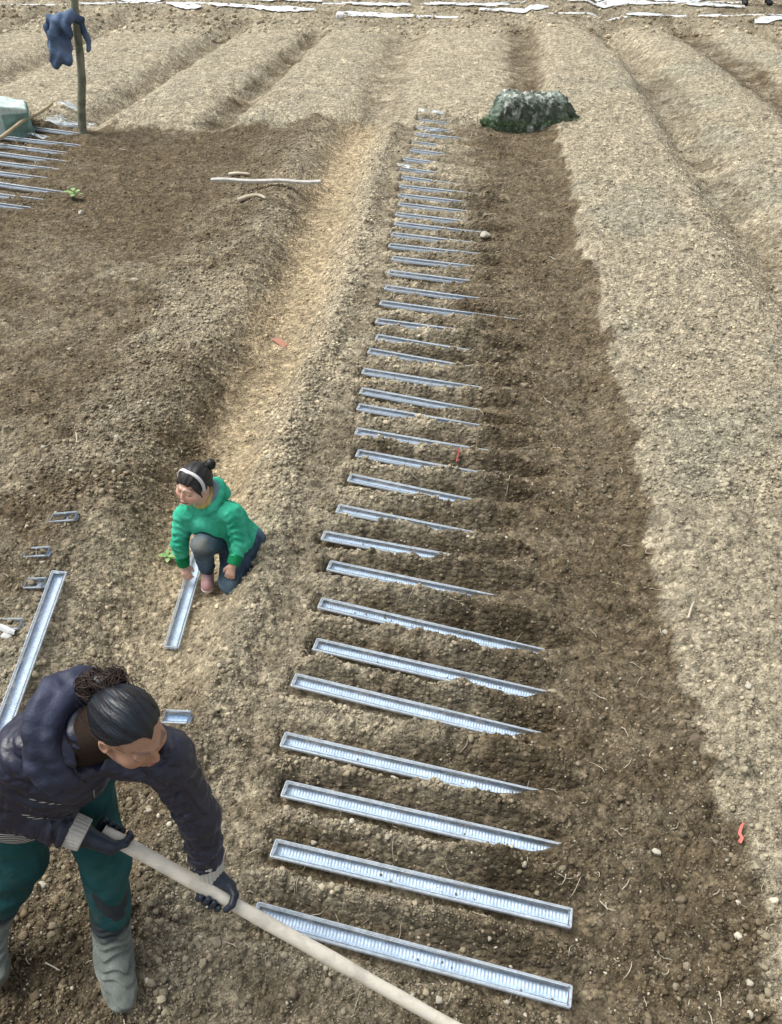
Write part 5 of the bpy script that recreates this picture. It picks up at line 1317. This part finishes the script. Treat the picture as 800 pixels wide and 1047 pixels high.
st = [(565,707,.021,m_tan,'tan stone at the right end of the sixth tray'),(713,760,.045,m_brown,'large dark earth lump at the right edge of the dark strip'),(687,766,.016,m_stone,'pale stone just left of the large dark earth lump'),
      (672,872,.020,m_stone,'whitish flat stone in the dark strip below the row of trays end'),(220,964,.026,m_tan,'tan stone below the left glove on the bare ground'),(697,922,.024,m_brown,'dark rounded lump in the lower dark strip'),
      (463,803,.018,m_stone,'white stone touching the fourth tray'),(496,578,.018,m_tan,'tan pebble between the trays just right of the row middle'),(121,449,.030,m_stone,'pale stone on the left bank above the child'),
      (138,287,.035,m_stone,'bright white stone in the middle of the dark left bed'),(84,219,.045,m_stone,'white stone below the small green seedling'),(766,702,.020,m_stone,'white flat stone on the pale bed near the right edge'),
      (496,241,.05,m_stone,'pale stone on the far dark strip right of the trays'),(41,1018,.022,m_tan,'tan stone between the two boots'),(274,128+820,.014,m_stone,'small pale chip right below the handle'),
      (8,650,.030,m_white,'white lump under the film scrap at the left edge'),(276,468,.024,m_stone,'pale pebble on the trodden path right of the child'),(536,395,.035,m_tan,'tan stone in the dark strip halfway along'),(46,905,.022,m_stone,'long pale stone above the boots, left of the knee')]
for i, (x, y, s_, m_, lb) in enumerate(st):
    chunk('earth_lump' if m_ is m_brown else 'stone', x, y, s_, m_, lb, 'stone' if m_ is not m_brown else 'earth lump', None, (1.1, .85, .65), 10 + i)
# red plastic bits
m_red = simple('red_plastic', (.62, .09, .07), .5, .2, 80, .3, .002, .4, col2=(.75, .22, .17))
def ribbon(name, pts, w_, mat, label, cat, lift=.018):
    P = [Wg(a, b, .02) for a, b in pts]; V = []; F = []
    for i, p in enumerate(P):
        p[2] = gz1(p[0], p[1]) + lift + .008 * math.sin(i * 2.1); d = nrm(P[min(i + 1, len(P) - 1)] - P[max(i - 1, 0)]); s_ = np.array([-d[1], d[0], .3 * math.sin(i * 1.3)])
        V += [p - s_ * w_, p, p + s_ * w_ + (0, 0, .004)]
    for i in range(len(P) - 1):
        for e in (0, 1): F.append([i*3+e, i*3+3+e, i*3+4+e, i*3+1+e])
    o = mesh_obj(name, np.array(V), F, mat); tag(o, label, cat); return o
ribbon('red_ribbon', [(760,843),(757,847),(756,853),(758,858),(755,864)], .007, m_red, 'torn red plastic ribbon on the boundary near the right edge', 'ribbon', .03)
ribbon('red_wrapper', [(467,463),(469,466),(467,469),(469,472)], .012, m_red, 'small red wrapper at the right end of a tray halfway along the row', 'wrapper', .045)
ribbon('red_wrapper', [(280,345),(285,348),(292,352)], .022, simple('faded_red_plastic', (.42, .20, .14), .8, .2), 'faded reddish scrap trodden into the path', 'wrapper', .012)
# straws and roots
m_straw = simple('pale_straw', (.55, .49, .36), .8, .2, 60, .3, .001, .2, col2=(.70, .64, .50))
def straw(pts, r_, label, lift=.015, nm='root_piece'):
    P = []
    q = [Wg(a, b, .01) for a, b in pts]
    for p in q: p[2] = gz1(p[0], p[1]) + lift
    for i in range(len(q) - 1):
        for t in (0, .25, .5, .75):
            p0 = q[max(i - 1, 0)]; p1 = q[i]; p2 = q[i + 1]; p3 = q[min(i + 2, len(q) - 1)]
            P.append(.5 * ((2 * p1) + (-p0 + p2) * t + (2 * p0 - 5 * p1 + 4 * p2 - p3) * t * t + (-p0 + 3 * p1 - 3 * p2 + p3) * t ** 3))
    P.append(q[-1]); n = len(P)
    o = mesh_obj(nm, *tube(P, [r_ * (1 - .5 * i / n) for i in range(n)], 7), m_straw); tag(o, label, 'root'); return o
straw([(70,897),(67,907),(70,917),(76,925)], .0040, 'thin curved pale root between the legs of the woman')
straw([(47,985),(55,989),(62,993)], .0030, 'short straight pale straw near the front boot')
straw([(244,207),(255,203),(265,202),(272,205)], .024, 'pale curved root on the bank left of the path', .03)
straw([(779,950),(774,951),(770,957)], .0035, 'thin hooked root at the lower right edge')
straw([(735,1014),(737,1022),(737,1030)], .0028, 'short straight root at the lower right')
straw([(703,635),(706,625),(709,618)], .007, 'pale straw on the boundary of dark strip and pale bed', .03)
straw([(77,438),(79,448),(78,456)], .006, 'short upright straw on the left dark bed')
straw([(235,180),(245,179),(256,180)], .02, 'pale stick just behind the tray left of the path', .03)
# seedling
def seedling(px, py, h, label):
    p = Wg(px, py); p[2] = gz1(p[0], p[1]); root = empty('seedling', tuple(p)); tag(root, label, 'seedling')
    mg = simple('light_green_leaf', (.18, .36, .10), .6, .25, 50, .2, .002, .3, col2=(.42, .60, .26)); rg = np.random.default_rng(int(px))
    mesh_obj('stem', *tube([(0, 0, -.01), (.004, 0, h * .5), (0, .004, h)], [.006, .005, .003], 8), mg, root).matrix_parent_inverse = Matrix()
    for q in range(7):
        a = q * 2.4; d = np.array([math.cos(a), math.sin(a), .35 + .3 * rg.uniform()]); s_ = np.array([-math.sin(a), math.cos(a), 0]); l = h * rg.uniform(.8, 1.2); V = []
        for t, w_ in ((0, .03), (.25, .22), (.55, .30), (.85, .16), (1, .02)):
            c_ = np.array([0, 0, h * (.4 + .09 * q)]) + d * l * t + np.array([0, 0, -l * .35 * t * t]); V += [c_ - s_ * l * w_, c_ + (0, 0, -.1 * l * w_), c_ + s_ * l * w_]
        F = [[i*3+e, i*3+3+e, i*3+4+e, i*3+1+e] for i in range(4) for e in (0, 1)]
        mesh_obj('leaf', np.array(V), F, mg, root).matrix_parent_inverse = Matrix()
seedling(77, 204, .095, 'small pale green seedling alone on the dark left bed')
seedling(173, 573, .045, 'tiny green sprout beside the right hand of the child')

# dry root fibres and straw bits lying about: too many and too fine to count
rg = np.random.default_rng(77); fb = MB()
px_ = rg.uniform(-60, 860, 520); py_ = 60 + 1000 * rg.uniform(0, 1, 520) ** .8
for a_, b_ in zip(px_, py_):
    p = W(a_, b_, 0); l_ = rg.uniform(.015, .06) * (1 + .12 * p[1]); an = rg.uniform(0, 6.28); cv = rg.normal() * 1.2; r_ = rg.uniform(.0007, .0016) * (1 + .22 * p[1])
    q = []; x, y = p[0], p[1]
    for k_ in range(5):
        q.append((x, y)); x += math.cos(an) * l_ / 4; y += math.sin(an) * l_ / 4; an += cv / 4
    zz = gz([u for u, v in q], [v for u, v in q])
    fb.add(*tube([(u, v, z + .012 + .004 * math.sin(i * 2)) for i, ((u, v), z) in enumerate(zip(q, zz))], [r_, r_, r_, r_ * .8, r_ * .4], 4))
fo = fb.build('root_fibres', m_straw); tag(fo, 'fine dry root fibres and straw bits strewn over the soil', 'root fibres', None, 'stuff')

def board(p0, p1, w_, t_, label, mat):
    a = W(*p0); b = W(*p1); zt = float(gz(np.linspace(a[0], b[0], 30), np.linspace(a[1], b[1], 30)).max()) + .045
    a = W(*p0, zt); b = W(*p1, zt - .01); d = nrm(b - a); s_ = nrm(np.cross((0, 0, 1.0), d)); u = np.cross(d, s_); n = 16; V = []; F = []
    for i in range(n + 1):
        c_ = a + (b - a) * i / n + u * .006 * math.sin(i * .8) + s_ * .004 * math.sin(i * 1.3)
        for x, y in ((-1, -.7), (-.8, -1), (.8, -1), (1, -.7), (1, .7), (.8, 1), (-.8, 1), (-1, .7)): V.append(c_ + s_ * x * w_ * (1 + .06 * math.sin(i * 2.2 + x)) + u * y * t_)
    for i in range(n):
        for e in range(8): F.append([i*8+e, i*8+(e+1) % 8, i*8+8+(e+1) % 8, i*8+8+e])
    F += [list(range(8))[::-1], [n*8+e for e in range(8)]]
    o = mesh_obj('board', np.array(V), F, mat, None, False); tag(o, label, 'board'); return o
board((216, 184), (328, 186), .030, .014, 'long pale grey board resting across the low bank left of the path', simple('bleached_pale_wood', (.52, .50, .45), .8, .2, 60, .5, .003, .2, col2=(.70, .69, .65), patch=14))
